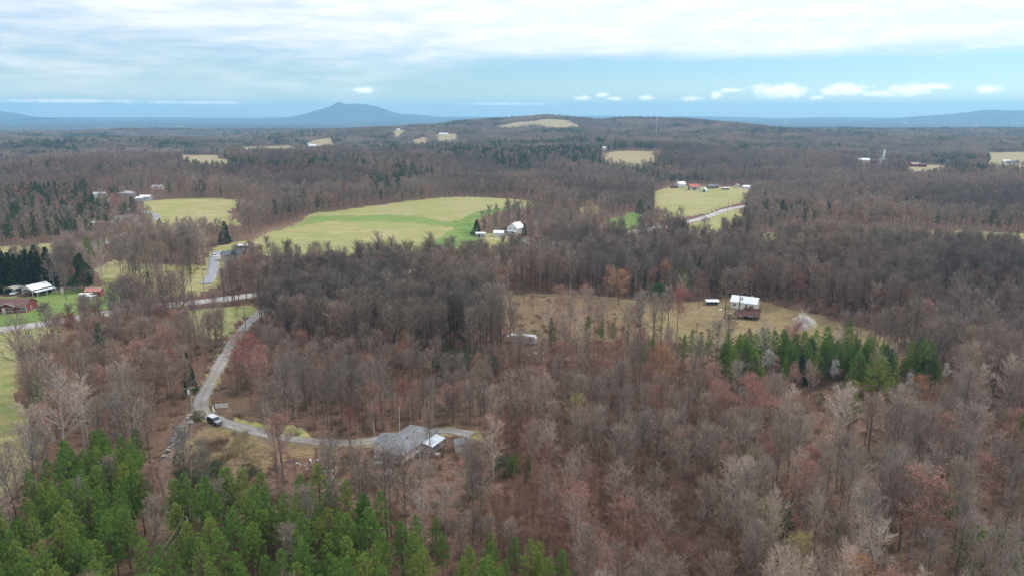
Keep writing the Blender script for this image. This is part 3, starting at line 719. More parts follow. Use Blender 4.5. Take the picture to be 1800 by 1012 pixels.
# ---------------------------------------------------------------- where the trees stand
NEAR, MIDR, FARR = 430.0, 1300.0, 4300.0
REG = []   # (outline on the ground in the photograph, density, {kind: weight}, scale range, label place)
def region(pts, dens, mix, sc=(.85, 1.12), place=None): REG.append((wpoly(pts), dens, mix, sc, place))
W0 = {'B': 5.2, 'V': .8, 'W': .7, 'R': .14, 'K': .3, 'O': .1, 'P': .05, 'C': .06, 'S': 2.0}
region([(-700, 1600), (-700, 430), (2600, 430), (2600, 1600)], .9, W0, place='the mixed wood around the clearing')
region([(870, 640), (1000, 615), (1200, 620), (1270, 700), (1290, 860), (1340, 1250), (820, 1250), (830, 960), (880, 830)], 1.0, {'S': 7, 'B': 1.5, 'K': .4, 'V': .25, 'W': .12, 'Y': .05}, (.75, 1.0), 'the sapling wood beside the grey house')
region([(1250, 690), (1560, 690), (1850, 680), (2000, 1300), (1320, 1300), (1280, 860)], .92, {'B': 3.0, 'W': 2.3, 'V': 2.0, 'K': .7, 'R': .12, 'O': .15, 'Y': .25, 'P': .12, 'G': .3, 'S': 3}, (.72, 1.02), 'the broad crowned lower right wood')
region([(1500, 600), (1640, 560), (1950, 560), (1950, 760), (1680, 740), (1640, 680)], .95, {'B': 4, 'W': 2.2, 'V': 1.5, 'K': .6, 'P': .25, 'S': 1}, (.85, 1.1), 'the wood beyond the long pine belt')
region([(450, 560), (520, 520), (640, 503), (800, 486), (852, 500), (868, 560), (870, 640), (760, 655), (600, 640), (470, 620)], 1.0, {'D': 7, 'B': 2.2, 'O': .2, 'W': .25, 'S': 1.2}, (.93, 1.12), 'the tall grey wood above the driveway')
region([(395, 700), (420, 640), (470, 610), (600, 640), (760, 655), (870, 650), (890, 740), (830, 752), (640, 752), (560, 745), (420, 722)], 1.75, {'B': 3.4, 'V': 2.0, 'R': .4, 'K': .8, 'W': .7, 'S': 2.2}, (.5, .72), 'the reddish wood behind the grey house')
region([(850, 512), (1000, 512), (1200, 516), (1420, 540), (1560, 580), (1640, 560), (1900, 560), (1900, 430), (1330, 432), (1000, 440), (850, 465)], 1.0, {'D': 2.4, 'B': 5, 'R': .22, 'K': .4, 'S': 1.5, 'W': .8, 'V': .8}, (.85, 1.08), 'the wood beyond the farmhouse clearing')
region([(60, 640), (110, 592), (330, 592), (440, 570), (400, 640), (345, 720), (285, 800), (120, 820), (70, 740)], .85, {'B': 3.2, 'K': 1.1, 'O': .6, 'W': .9, 'V': .9, 'R': .35, 'P': .1, 'S': 2}, (.7, .92), 'the wood left of the gravel driveway')
region([(-80, 900), (30, 870), (60, 790), (120, 800), (140, 850), (60, 930), (20, 1010), (-80, 1100)], .6, {'W': 2.5, 'B': 2, 'V': 1, 'K': .4}, (.8, 1.05), 'the gap between pasture and pines')
region([(350, 748), (440, 770), (600, 800), (545, 815), (480, 830), (440, 850), (350, 860), (305, 830), (310, 770)], .05, {'U': 6, 'S': .6}, (.6, 1), 'the front yard')
region([(520, 800), (640, 790), (830, 778), (880, 790), (900, 880), (780, 950), (640, 900), (520, 870)], .42, {'S': 3.2, 'B': 1.1, 'W': .25, 'U': 1.2, 'K': .2}, (.6, .82), 'the littered thicket by the grey house')
region([(300, 850), (440, 850), (520, 870), (640, 900), (560, 915), (400, 912), (310, 920)], .5, {'U': 6, 'S': 1, 'G': .2}, (.7, 1.1), 'the brush above the pines')
PW = {'P': 9, 'B': .3}
region([(128, 862), (170, 838), (250, 838), (284, 866), (288, 900), (262, 950), (225, 1030), (170, 1300), (-200, 1500), (-60, 1100), (20, 1010), (70, 930)], 2.0, PW, (.66, .88), 'the pine stand left of the track')
region([(318, 925), (400, 912), (560, 915), (640, 945), (700, 990), (780, 1045), (880, 1080), (1010, 1110), (1010, 1400), (150, 1500), (230, 1080), (282, 985)], 1.9, PW, (.64, .88), 'the pine stand right of the track')
region([(690, 990), (790, 970), (900, 1010), (1020, 1060), (1010, 1110), (880, 1080), (780, 1045)], 1.7, {'P': 6, 'B': 1, 'S': 1.5}, (.5, .72), 'the thin edge of the pines')
region([(1262, 650), (1300, 640), (1395, 640), (1395, 680), (1330, 700), (1270, 690)], 2.3, {'P': 7, 'S': 2, 'W': .3}, (.5, .95), 'the pine rows below the white farmhouse')
region([(1400, 645), (1450, 640), (1560, 655), (1650, 678), (1660, 700), (1560, 700), (1470, 692), (1410, 676)], 2.3, {'P': 7, 'Q': 2, 'S': 2, 'W': .3}, (.48, .95), 'the pine belt below the blossoming tree')
region([(1185, 640), (1260, 636), (1262, 655), (1190, 655)], 2.2, {'P': 6, 'S': 1}, (.55, .75), 'the pine clump between caravan and farmhouse')
region([(735, 640), (880, 648), (905, 668), (860, 672), (740, 662)], 1.8, {'Q': 6, 'C': 2, 'S': 2}, (.42, .64), 'the dark young pines by the caravan')
region([(1262, 680), (1400, 676), (1470, 694), (1560, 702), (1660, 702), (1660, 770), (1480, 770), (1300, 760), (1250, 720)], 1.7, {'S': 4, 'K': .8, 'V': .5, 'U': 1, 'G': .1, 'Y': .2, 'O': .2}, (.5, .72), 'the low growth before the pine belt')
region([(905, 622), (1000, 614), (1200, 612), (1260, 640), (1180, 650), (1000, 660), (905, 650)], .55, {'S': 4, 'P': .5, 'U': 3, 'K': .3}, (.34, .52), 'the scrub below the caravan clearing')
region([(1180, 604), (1300, 612), (1400, 610), (1500, 608), (1600, 616), (1640, 655), (1600, 641), (1395, 640), (1262, 641), (1250, 636), (1180, 637)], .5, {'S': 4, 'U': 4}, (.32, .5), 'the scrub beside the pine belt')
region([(150, 520), (350, 522), (350, 470), (290, 455), (225, 445), (210, 470), (180, 500)], .55, {'D': 5, 'B': 4}, (.8, 1.05), 'the open grove beside the main road')
region([(390, 510), (480, 505), (560, 495), (600, 470), (480, 465), (440, 455), (400, 462)], .6, {'D': 2, 'B': 4, 'P': .4, 'S': 1}, (.75, 1.0), 'the trees between road and hay field')
region([(200, 445), (330, 455), (345, 440), (350, 400), (290, 395), (240, 410)], .9, {'B': 6, 'D': 1, 'K': .5}, (.7, .95), 'the wood beside the side road')
region([(1040, 440), (1330, 440), (1330, 400), (1200, 420), (1100, 430)], .55, {'B': 5, 'D': 1, 'S': 1}, (.75, 1.0), 'the trees around half hidden houses')
region([(838, 400), (870, 405), (930, 402), (1010, 418), (1050, 405), (1010, 372), (950, 370), (890, 378), (848, 392)], 1.3, {'B': 6, 'K': 1, 'Q': .3}, (.6, .8), 'the trees around the hay farmstead')
CLEAR = []   # footprints kept free: (x, y, radius)
def keep_clear(px, py, r): p = at(px, py); CLEAR.append((p.x, p.y, r))
for c in [(682, 806, 7), (700, 792, 8), (720, 778, 8), (745, 772, 6), (812, 785, 4), (725, 800, 6), (660, 818, 4), (377, 742, 5), (388, 718, 4), (347, 735, 4), (918, 600, 7), (930, 612, 5), (900, 604, 5),
          (1310, 548, 9), (1305, 540, 9), (1318, 560, 8), (1318, 572, 8), (1300, 565, 6), (1250, 533, 5), (1410, 582, 5), (412, 452, 9), (405, 468, 8), (415, 462, 8), (428, 460, 7), (398, 462, 6), (430, 438, 7), (378, 452, 6), (1145, 432, 9), (1253, 432, 9), (906, 412, 9), (877, 415, 7), (845, 416, 7), (946, 421, 8),
          (25, 546, 14), (64, 520, 9), (28, 517, 8), (167, 517, 7), (152, 524, 6), (225, 392, 14), (255, 352, 9), (178, 345, 8), (1090, 428, 7), (1160, 436, 8), (1550, 282, 25), (1620, 292, 25), (1780, 290, 25), (1240, 331, 45), (1310, 332, 40), (1200, 331, 20), (540, 812, 3), (580, 812, 3),
          (935, 632, 4), (997, 632, 3), (1293, 437, 6), (361, 530, 3)]: keep_clear(*c)
LANES = []   # far buildings: open ground in front of them, so that they show over the tree tops
for px, py, L in [(1518, 285, 16), (1535, 287, 9), (1551, 286, 14), (1608, 293, 14), (1622, 294, 9), (1669, 288, 6), (1778, 290, 20), (1768, 288, 10), (1667, 246, 14), (1699, 251, 12), (1735, 252, 16), (1345, 240, 14), (1168, 236, 16), (1048, 238, 18), (1004, 242, 14), (1063, 264, 9),
                  (550, 259, 18), (544, 256, 10), (603, 262, 20), (442, 272, 8), (500, 269, 10), (472, 254, 7), (150, 290, 12), (98, 294, 10), (10, 292, 14), (232, 251, 16), (780, 238, 24), (700, 230, 12), (560, 240, 8), (1745, 236, 10), (222, 391, 13), (414, 456, 13), (430, 438, 8), (257, 352, 10), (247, 353, 8), (176, 348, 9), (224, 345, 12), (278, 333, 9), (172, 398, 8),
                  (1153, 247, 4), (1150, 436, 9), (1253, 436, 9), (1112, 431, 6)]:
    p = at(px, py); d = math.hypot(p.x, p.y); LANES.append((p.x, p.y, max(4.5, L * .55), min(260, 11.5 * d / max(14, CAMZ - p.z)) * (.55 if py > 380 else .45 if 325 < py < 349 else 1)))
for px, py, w_, l_ in [(875, 452, 30, 42), (1465, 672, 3.2, 16), (1350, 655, 3.4, 16), (1597, 686, 3, 14), (1661, 672, 3, 14), (1411, 590, 5, 14), (1540, 714, 4, 15), (1310, 784, 5, 14), (442, 696, 6, 12), (1163, 706, 4, 10), (617, 776, 4, 8),
                       (1145, 524, 8, 12), (1217, 503, 7, 16), (1087, 538, 8, 8), (1158, 534, 5, 10), (800, 690, 22, 9), (1222, 648, 8, 12), (1045, 618, 6, 8), (1075, 610, 3, 8), (969, 636, 3, 8), (1130, 662, 4, 10), (435, 854, 5, 8), (868, 845, 5, 12), (1476, 808, 7, 12), (1360, 802, 5, 10), (1600, 985, 6, 8)]:
    p = at(px, py); LANES.append((p.x, p.y, w_, l_))
def clear_mask(x, y):
    m = np.zeros(x.shape, bool); r_ = np.hypot(x, y) + 1e-6
    for a, b, w, l in LANES:
        d = math.hypot(a, b); al = (x * a + y * b) / d; ac = np.abs(x * b - y * a) / d
        m |= (ac < w) & (al < d + min(w, 2)) & (al > d - l)
    for a, b, r in CLEAR: m |= (x - a) ** 2 + (y - b) ** 2 < r * r
    return m
def field_mask(x, y):
    m = np.zeros(x.shape, bool); r = np.hypot(x, y)
    for n, P, w, e in FP:
        d = np.hypot(*P.mean(0)); ext = e if e else (0 if d < 330 else min(60, 9 * d / CAMZ * .8))
        m |= infield(x, y, P, ext)
    return m
def candidates(r0, r1, step, half=44.0):
    n = int(r1 / step) + 2; xs = (np.arange(-n, n) + .5) * step; ys = (np.arange(0, n) + .5) * step
    X, Y = np.meshgrid(xs, ys); X = X.ravel() + rng.uniform(-.48, .48, X.size) * step; Y = Y.ravel() + rng.uniform(-.48, .48, Y.size) * step
    r = np.hypot(X, Y); a = np.degrees(np.arctan2(X, Y)); k = (r > r0) & (r < r1) & (np.abs(a) < half)
    return X[k], Y[k]
def vnoise(x, y, s, seed=0):
    """smooth value noise 0..1"""
    r = np.random.default_rng(seed); g_ = r.random((256, 256)); u = x / s + 1000; v = y / s + 1000
    i = np.floor(u).astype(int); j = np.floor(v).astype(int); fu = u - i; fv = v - j; fu = fu * fu * (3 - 2 * fu); fv = fv * fv * (3 - 2 * fv)
    q = lambda a, b: g_[a % 256, b % 256]
    return (q(i, j) * (1 - fu) + q(i + 1, j) * fu) * (1 - fv) + (q(i, j + 1) * (1 - fu) + q(i + 1, j + 1) * fu) * fv
# extra fine saplings where the photograph shows a thicket
TREES = []   # near trees: x, y, kind, variant, scale, rotation, region
X, Y = candidates(88, NEAR, 3.15, 43)
ok = ~(field_mask(X, Y) | clear_mask(X, Y))
ok &= road_dist(X, Y) > 1.6
# the near side of the drive and the track stays low so that they can be seen from above
vis = np.zeros(X.shape, bool)
for k in (2, 4, 6, 8, 10): vis |= road_dist(X + X / np.hypot(X, Y) * k, Y + Y / np.hypot(X, Y) * k, ('gravel_drive', 'dirt_track')) < 0
px_ = proj(X, Y, H(X, Y))[0]
for k in range(12, 44, 4): vis |= (road_dist(X + X / np.hypot(X, Y) * k, Y + Y / np.hypot(X, Y) * k, ('gravel_drive',)) < -.3) & (px_ < 470)
for k in (10, 12, 14): vis |= (road_dist(X + X / np.hypot(X, Y) * k, Y + Y / np.hypot(X, Y) * k, ('dirt_track',)) < -.6)
for k in (5, 12, 20, 30, 42, 55): vis |= (road_dist(X + X / np.hypot(X, Y) * k, Y + Y / np.hypot(X, Y) * k, ('road',)) < 0) & (((px_ > 800) & (px_ < 950)) | ((px_ < 180) & (k < 25)))
X, Y, vis = X[ok], Y[ok], vis[ok]
rid = np.zeros(len(X), int)
for i, R_ in enumerate(REG): rid[inpoly(X, Y, R_[0])] = i
dens = np.array([r[1] for r in REG])[rid] * .62
u = rng.random(len(X)); clump_n = .6 + .8 * vnoise(X, Y, 16, 3)
dens *= np.where(np.array([any(w in (r[4] or '') for w in ('pine', 'yard', 'thicket', 'grove', 'scrub')) for r in REG])[rid], .46 / .62, 1)
keep = (u < dens * clump_n) & ~(vis & (rng.random(len(X)) < .96))
for x, y, i in zip(X[keep], Y[keep], rid[keep]):
    _, _, mx, sc, pl = REG[i]; k = random.choices(list(mx), list(mx.values()))[0]
    TREES.append([x, y, k, random.randrange(len(KIND[k])), random.uniform(*sc), random.uniform(0, 6.28), i])
print('near trees', len(TREES))

X, Y = candidates(110, 330, 1.9, 43); P_ = REG[1][0]; k_ = inpoly(X, Y, P_) & (rng.random(len(X)) < .5 * (.5 + vnoise(X, Y, 9, 21))); X, Y = X[k_], Y[k_]
k_ = ~(field_mask(X, Y) | clear_mask(X, Y)) & (road_dist(X, Y) > 2); X, Y = X[k_], Y[k_]
for x, y in zip(X, Y): TREES.append([x, y, 'S', random.randrange(3), random.uniform(.55, .95), random.uniform(0, 6.28), 1])
X, Y = candidates(150, 330, 2.7, 43)   # close the ranks of the pine belt
for ri in [i for i, R_ in enumerate(REG) if R_[4] and ('pine rows' in R_[4] or 'pine belt below' in R_[4])]:
    k_ = inpoly(X, Y, REG[ri][0]) & (rng.random(len(X)) < .7 * vnoise(X, Y, 11, 41)) & ~clear_mask(X, Y)
    for x, y in zip(X[k_], Y[k_]): TREES.append([x, y, random.choice('PPPPQ'), random.randrange(5), random.uniform(.42, .95), random.uniform(0, 6.28), ri])
X, Y = candidates(110, 420, 3.4, 43); k_ = ~(field_mask(X, Y) | clear_mask(X, Y)) & (road_dist(X, Y) > 2.5) & (rng.random(len(X)) < .4); X, Y = X[k_], Y[k_]
rid = np.zeros(len(X), int)
for i, R_ in enumerate(REG): rid[inpoly(X, Y, R_[0])] = i
for x, y, i in zip(X, Y, rid):
    if i and any(w in REG[i][4] for w in ('pine', 'yard', 'grove', 'littered', 'hidden', 'scrub')): continue
    TREES.append([x, y, 'S', random.randrange(3), random.uniform(.45, .8), random.uniform(0, 6.28), i])

# ---------------------------------------------------------------- trees that stand out, each with its own words
# photo pixel of the foot, height in photo pixels, kind, variant, width factor, name, category, label
NAMES = {'B': 'bare_tree', 'D': 'bare_tree', 'V': 'bare_tree', 'W': 'bare_tree', 'S': 'sapling', 'R': 'budding_tree', 'K': 'budding_tree', 'O': 'budding_tree', 'Y': 'budding_tree',
         'P': 'pine_tree', 'Q': 'pine_tree', 'C': 'cedar_tree', 'G': 'evergreen_bush', 'U': 'brush'}
for i in range(2):
    h = [7, 8][i]; T, Cc, B = bare(900 + i, h, cb=.16, spread=[3.0, 1.5][i], nl=14, nb=4, nt=3, up=.7, tw=.03, r0=.09, fork=(i == 0), blade_l=.6)
    random.seed(940 + i); B = MB(); rx, rz = [3.7, 1.75][i], [2.9, 3.3][i]
    blob = []
    while len(blob) < [34, 22][i]:
        v = rv() * random.uniform(.35, .8); blob.append(Vector((v.x * rx, v.y * rx, [3.9, 4.4][i] + v.z * rz)))
    for k in range([3600, 2000][i]):
        c_ = random.choice(blob); p_ = c_ + rv() * random.random() ** .5 * [1.05, .7][i]
        if i == 1: f_ = 1.25 - .6 * p_.z / h; p_.x *= f_; p_.y *= f_
        B.leaf(p_, rv() * .32, .25)
    reg('L', h, 'blossom%d' % i, T, Cc, BARK, TWIGP, B=B, mb=BLOSS)
def ivy(seed, h, stems, spread):
    random.seed(seed); T, Cc, _ = bare(seed, h, cb=.55, spread=spread, nl=9, nb=4, nt=4, up=.7, tw=.045)
    L = MB()
    for k in range(stems):
        a = (k / stems) * 6.28; lean = .0 if stems == 1 else .34
        d = Vector((math.cos(a) * lean, math.sin(a) * lean * .5, 1)).normalized(); l = h * random.uniform(.62, .8)
        for i in range(520 if stems == 1 else 300):
            s = random.random(); p = d * l * s; r = (.75 if stems == 1 else .5) * (1.05 - s) + .12
            v = rv(); v.z *= .4; L.leaf(p + v * r, (v + Vector((0, 0, -.25))).normalized() * .4, .3)
        if stems > 1: T.tube([Vector((0, 0, 0)), d * l, d * h * .95], [.16, .1, .03], 4)
    return T, Cc, L
for i, (h, st, sp) in enumerate([(15, 1, 2.0), (13, 1, 1.8), (15, 6, 4.0)]):
    T, Cc, L = ivy(920 + i, h, st, sp); reg('I', h, 'ivy%d' % i, T, Cc, BARKD, TWIGP if i == 2 else TWIGD, B=L, mb=IVY)
T, Cc = bushy(930, 7, 3.0, 1300, .5, .3, zb=.08); reg('E', 7, 'round_evergreen', T, Cc, BARK, leaf_mat('leaves_holly', (.03, .085, .03), (.07, .16, .05), None, .1))
T, Cc = bushy(931, 3, 1.8, 1000, .3, .2, zb=.02); reg('E', 3, 'bright_bush', T, Cc, BARK, LEAFG)
T, Cc = bushy(932, 2, 1.3, 900, .16, .12, zb=.02); reg('E', 2, 'clipped_bush', T, Cc, BARK, leaf_mat('leaves_olive', (.045, .055, .018), (.09, .10, .03), None, .05))
T, Cc = conifer(935, 12, 3.9, 2300, .16, .9, .32, .8, .45); reg('C', 12, 'spruce', T, Cc, PINEB, NEEDD)
T, Cc = conifer(936, 11, 2.5, 1700, .02, .6, .32, .85, .2); reg('C', 11, 'hedge_tree', T, Cc, PINEB, NEEDD)
SPECIAL = [
 (48, 692, 112, 'V', 3, 1.0, None, 'big spreading leafless tree standing alone at the edge of the left pasture'),
 (119, 836, 140, 'W', 1, 1.0, None, 'tall pale barked leafless tree above the left pine stand'),
 (150, 806, 110, 'W', 3, 1.1, None, 'pale grey wide crowned tree between left pasture and dirt track'),
 (442, 694, 86, 'R', 0, 1.15, None, 'deep red budding maple beside the bend of the gravel driveway'),
 (617, 774, 50, 'R', 1, .9, None, 'small bright red budding tree left of the grey roofed house'),
 (255, 706, 84, 'K', 0, 1.1, None, 'pinkish brown budding tree in the wood left of the driveway'),
 (298, 684, 88, 'K', 1, .85, None, 'slim pink budding tree beside the overhead lines left of the driveway'),
 (212, 690, 60, 'O', 2, 1.0, None, 'orange brown budding tree low in the wood left of the driveway'),
 (435, 852, 74, 'Y', 0, 1.1, None, 'bushy orange tinted bare tree at the lower edge of the front yard'),
 (868, 842, 92, 'W', 0, .95, None, 'silvery broad leafless tree at the right of the small tan shed'),
 (742, 890, 96, 'W', 2, 1.0, None, 'gnarled pale leafless tree in front of the grey roofed house'),
 (915, 838, 36, 'E', 1, .8, 'evergreen_bush', 'bright yellow green bush at the corner of the sapling wood'),
 (886, 838, 34, 'G', 0, .9, None, 'dark evergreen bush beside the bright yellow green bush'),
 (838, 876, 34, 'G', 2, 1.3, None, 'wide green bush low on the slope right of the grey roofed house'),
 (645, 872, 60, 'Q', 4, .55, None, 'thin olive pine standing the littered thicket by the grey house'),
 (1087, 536, 54, 'O', 0, 1.35, None, 'orange topped spreading tree at the far edge of the clearing'),
 (1158, 532, 34, 'E', 0, .8, 'evergreen_tree', 'rounded glossy evergreen tree right of the orange topped tree'),
 (1133, 522, 60, 'I', 0, 1.0, 'ivy_covered_tree', 'dark ivy covered trunk, left one of the close pair above the orange topped tree'),
 (1155, 520, 62, 'I', 1, 1.1, 'ivy_covered_tree', 'dark ivy covered trunk, right one of the close pair above the rounded evergreen'),
 (1112, 520, 52, 'I', 1, .9, 'ivy_covered_tree', 'short ivy covered trunk directly behind the orange topped tree'),
 (1217, 500, 62, 'I', 2, 1.0, 'ivy_covered_tree', 'many stemmed ivy covered tree opening like a fan in the far wood'),
 (1250, 512, 40, 'I', 0, .6, 'ivy_covered_tree', 'thin ivy covered trunk left of the white farmhouse'),
 (1197, 540, 50, 'W', 2, .8, None, 'grey dome shaped leafless tree beside the rounded glossy evergreen'),
 (1190, 586, 66, 'R', 2, .95, None, 'red crowned budding tree standing in the middle of the clearing'),
 (1228, 542, 46, 'V', 0, .8, None, 'dark branched leafless tree left of the small white shed'),
 (1273, 560, 82, 'B', 1, 1.25, None, 'tall leafless yard tree between small white shed and white farmhouse'),
 (1297, 558, 80, 'B', 3, 1.35, None, 'tall leafless yard tree directly before the white farmhouse'),
 (1411, 590, 38, 'L', 0, 1.0, 'blossoming_tree', 'large white blossoming tree on the grass right of the farmhouse'),
 (1465, 670, 40, 'L', 1, .95, 'blossoming_tree', 'slender white blossoming tree in front of the long pine belt'),
 (1350, 652, 40, 'L', 1, 1.1, 'blossoming_tree', 'cream blossoming tree between two pine clumps below the farmhouse'),
 (1597, 684, 30, 'L', 1, .8, 'blossoming_tree', 'small white blossoming tree right of the bright green pine'),
 (1661, 670, 32, 'L', 1, .8, 'blossoming_tree', 'thin cream blossoming tree farthest along the pine belt'),
 (983, 578, 66, 'K', 0, .9, None, 'pale pink budding tree in the clearing right of the caravan'),
 (1615, 606, 62, 'K', 1, 1.3, None, 'rosy broad crowned budding tree at the far end of the clearing'),
 (1032, 616, 60, 'P', 0, .62, None, 'tall narrow pine, leftmost of three in the clearing right of the caravan'),
 (1056, 612, 50, 'P', 1, .7, None, 'middle pine of three in the clearing right of the caravan'),
 (1075, 606, 40, 'P', 2, .8, None, 'shortest of three pines in the clearing right of the caravan'),
 (969, 634, 74, 'Q', 1, .75, None, 'lone dark pine rising close behind the caravan'),
 (1130, 660, 56, 'P', 3, .8, None, 'green pine beside the orange budding tree in the scrub'),
 (1030, 660, 52, 'Q', 4, .7, None, 'dull green pine in the scrub below the three pines'),
 (1200, 646, 56, 'P', 0, .75, None, 'leftmost pine of the small clump below the red crowned tree'),
 (1214, 640, 58, 'P', 1, .8, None, 'second pine of the small clump below the red crowned tree'),
 (1229, 645, 60, 'P', 3, .75, None, 'third pine of the small clump below the red crowned tree'),
 (1243, 641, 52, 'P', 2, .8, None, 'rightmost pine of the small clump below the red crowned tree'),
 (1540, 712, 74, 'P', 4, 1.5, None, 'broad bright green pine in front of the long pine belt'),
 (1693, 684, 96, 'P', 1, .6, None, 'tall sparse pine at the right end of the pine belt'),
 (1310, 782, 98, 'R', 0, 1.05, None, 'bright red budding tree in the wood at the right'),
 (1290, 804, 60, 'O', 1, .7, None, 'small golden budding tree below the bright red tree'),
 (1163, 704, 80, 'O', 2, .8, None, 'orange budding tree standing over the sapling wood'),
 (1360, 800, 74, 'K', 2, 1.1, None, 'salmon pink budding tree right of the bright red tree'),
 (1420, 880, 70, 'R', 2, .8, None, 'dull red budding tree deep in the lower right wood'),
 (1600, 980, 110, 'K', 0, 1.1, None, 'tall pink budding tree in the lower right corner wood'),
 (1735, 1008, 60, 'E', 1, 1.0, 'evergreen_bush', 'yellow green evergreen bush near the lower right corner'),
 (1470, 975, 62, 'P', 4, .6, None, 'small bright pine beside white barked trees at lower right'),
 (1372, 990, 90, 'Q', 3, .9, None, 'olive pine behind the white barked tree at lower right'),
 (1352, 1030, 130, 'W', 3, .7, None, 'slender white barked leafless tree near the bottom edge'),
 (1430, 1000, 110, 'W', 1, .7, None, 'white barked tree right of the olive pine at lower right'),
 (1476, 806, 100, 'W', 0, 1.1, None, 'big pale oak with thick bent limbs in the right wood'),
 (1690, 830, 90, 'W', 2, 1.2, None, 'big pale round crowned tree near the right edge'),
 (90, 1040, 62, 'K', 1, 1.2, None, 'pink budding treetop at the bottom left corner'),
 (187, 674, 92, 'Q', 1, .85, None, 'green pine, left one of two in the wood left of the driveway'),
 (262, 668, 76, 'Q', 2, .85, None, 'green pine, right one of two in the wood left of the driveway'),
 (335, 694, 68, 'C', 1, .75, None, 'dark cedar beside the driveway above the utility pole'),
 (148, 511, 56, 'C', 3, .95, None, 'large dark spruce beside the red roofed shed'),
 (265, 532, 70, 'I', 0, 1.2, 'ivy_covered_tree', 'ivy covered trunk in the grove beside the main road'),
 (117, 528, 52, 'V', 1, .75, None, 'stout leafless tree on the green lawn of the brick house'),
 (185, 530, 88, 'W', 3, .7, None, 'tall forked leafless tree right of the red roofed shed'),
 (413, 500, 54, 'Q', 0, 1.1, None, 'dark pine in front of the slate roofed house'),
 (397, 428, 36, 'C', 0, 1.3, None, 'dark evergreen at the wood edge above the paved drive'),
 (838, 413, 26, 'C', 2, 1.4, None, 'dark cedar behind the small grey shed at the farmstead'),
 (889, 409, 10, 'E', 2, 1.0, 'evergreen_bush', 'dark round bush beside the white farmstead house'),
 (922, 414, 22, 'C', 0, 1.0, None, 'green cedar at the right wall of the farmstead house'),
 (913, 398, 34, 'Q', 1, .7, None, 'dark pine rising behind the white farmstead house'),
 (1124, 388, 36, 'Q', 2, 1.1, None, 'dark pine beside the small bright green field'),
 (1312, 382, 30, 'C', 1, 1.0, None, 'dark cedar where the main road leaves the farm field'),
 (1289, 412, 34, 'Q', 0, .8, None, 'dark ragged pine below the main road on the right'),
 (1322, 416, 36, 'Q', 3, 1.1, None, 'dark pine group leader left of the long strip field'),
 (177, 392, 38, 'Q', 1, 1.0, None, 'dark pine left of the red budding trees by the side road'),
 (236, 386, 36, 'Q', 2, 1.0, None, 'dark pine between the far houses and the stubble field'),
 (222, 388, 28, 'Q', 4, .8, None, 'shorter dark pine left of the stubble field'),
 (207, 392, 40, 'R', 1, .9, None, 'dark red budding tree between far dark pines'),
 (1700, 296, 16, 'C', 1, 1.4, None, 'dark round evergreen by the village field'),
]
for i, (px, py) in enumerate([(2, 513), (12, 512), (22, 511), (33, 511), (43, 510), (54, 509), (64, 508), (74, 507), (84, 507), (93, 506), (-8, 514), (8, 504), (28, 503), (48, 502), (68, 501), (88, 501)]):
    oo = ['second', 'third', 'fourth', 'fifth', 'sixth', 'seventh', 'eighth', 'ninth', 'tenth', 'eleventh']
    lab = ('dark evergreen screen tree behind the carports, %s from the left in front' % oo[i] if i < 10 else 'dark evergreen screen tree cut by the left picture edge' if i == 10 else 'dark evergreen screen tree behind the carports, %s from the left in the back row' % (['', 'first'] + oo)[i - 10])
    SPECIAL.append((px, py, 50 + (i * 7) % 9, 'C', 4, 1.0, 'hedge_tree', lab))
def place(root_name, tm, cm, loc, rot, sx, sz, label, cat, group=None, parts=('trunk', 'crown')):
    o = bpy.data.objects.new(root_name, None); COL.objects.link(o); o.empty_display_size = .3
    o.location = loc; o.rotation_euler = (0, 0, rot); o.scale = (sx, sx, sz); tag(o, label, cat, group)
    for pn, me in zip(parts, (tm, cm)):
        if len(me.polygons): link(pn, me, o)
    return o
SPOTS = []
for px, py, ph, k, v, wf, nm, lab in SPECIAL:
    p = at(px, min(py, 1200)); d = math.hypot(p.x, p.y); sl = math.hypot(d, CAMZ - p.z); hm = ph * sl / FPX / math.cos(math.atan2(CAMZ - p.z, d))
    kk = KIND[k]; h, tm, cm, jm = kk[v % len(kk)]; s = hm / h
    nm = nm or NAMES[k]; cat = {'hedge_tree': 'tree'}.get(nm, nm.split('_')[-1] if nm.endswith(('tree', 'bush')) else 'tree')
    place(nm, tm, cm, p, random.uniform(0, 6.28), s * wf, s, lab, cat, 'evergreen screen trees behind the carports' if nm == 'hedge_tree' else None)
    SPOTS.append((p.x, p.y, max(1.6, hm * .13)))
SP = np.array(SPOTS)
def free(t): return ((t[0] - SP[:, 0]) ** 2 + (t[1] - SP[:, 1]) ** 2 > SP[:, 2] ** 2).all()
TREES = [t for t in TREES if free(t)]
# scattered shrubs and saplings in the clearing and the yards
random.seed(5)
def strew(poly, n, kinds, sc, place_):
    P = wpoly(poly); lo, hi = P.min(0), P.max(0); c = 0; REG.append((P, 0, None, None, place_))
    for _ in range(n * 30):
        x, y = random.uniform(lo[0], hi[0]), random.uniform(lo[1], hi[1]); a = np.array([x]), np.array([y])
        if inpoly(*a, P)[0] and not clear_mask(*a)[0] and road_dist(*a)[0] > 1 and free((x, y)):
            k = random.choice(kinds); TREES.append([x, y, k, random.randrange(len(KIND[k])), random.uniform(*sc), random.uniform(0, 6.28), len(REG) - 1]); c += 1
            if c >= n: break
strew([(872, 535), (1060, 535), (1130, 560), (1120, 585), (900, 585), (872, 560)], 46, ['U', 'U', 'U', 'S', 'K'], (.5, .8), 'the brown weedy part of the clearing')
strew([(930, 580), (1190, 575), (1190, 606), (930, 606)], 34, ['U', 'U', 'S'], (.35, .55), 'the lower part of the clearing')
strew([(1210, 575), (1420, 590), (1570, 605), (1480, 612), (1300, 616), (1210, 600)], 30, ['U', 'U', 'S'], (.35, .6), 'the grass below the white farmhouse')
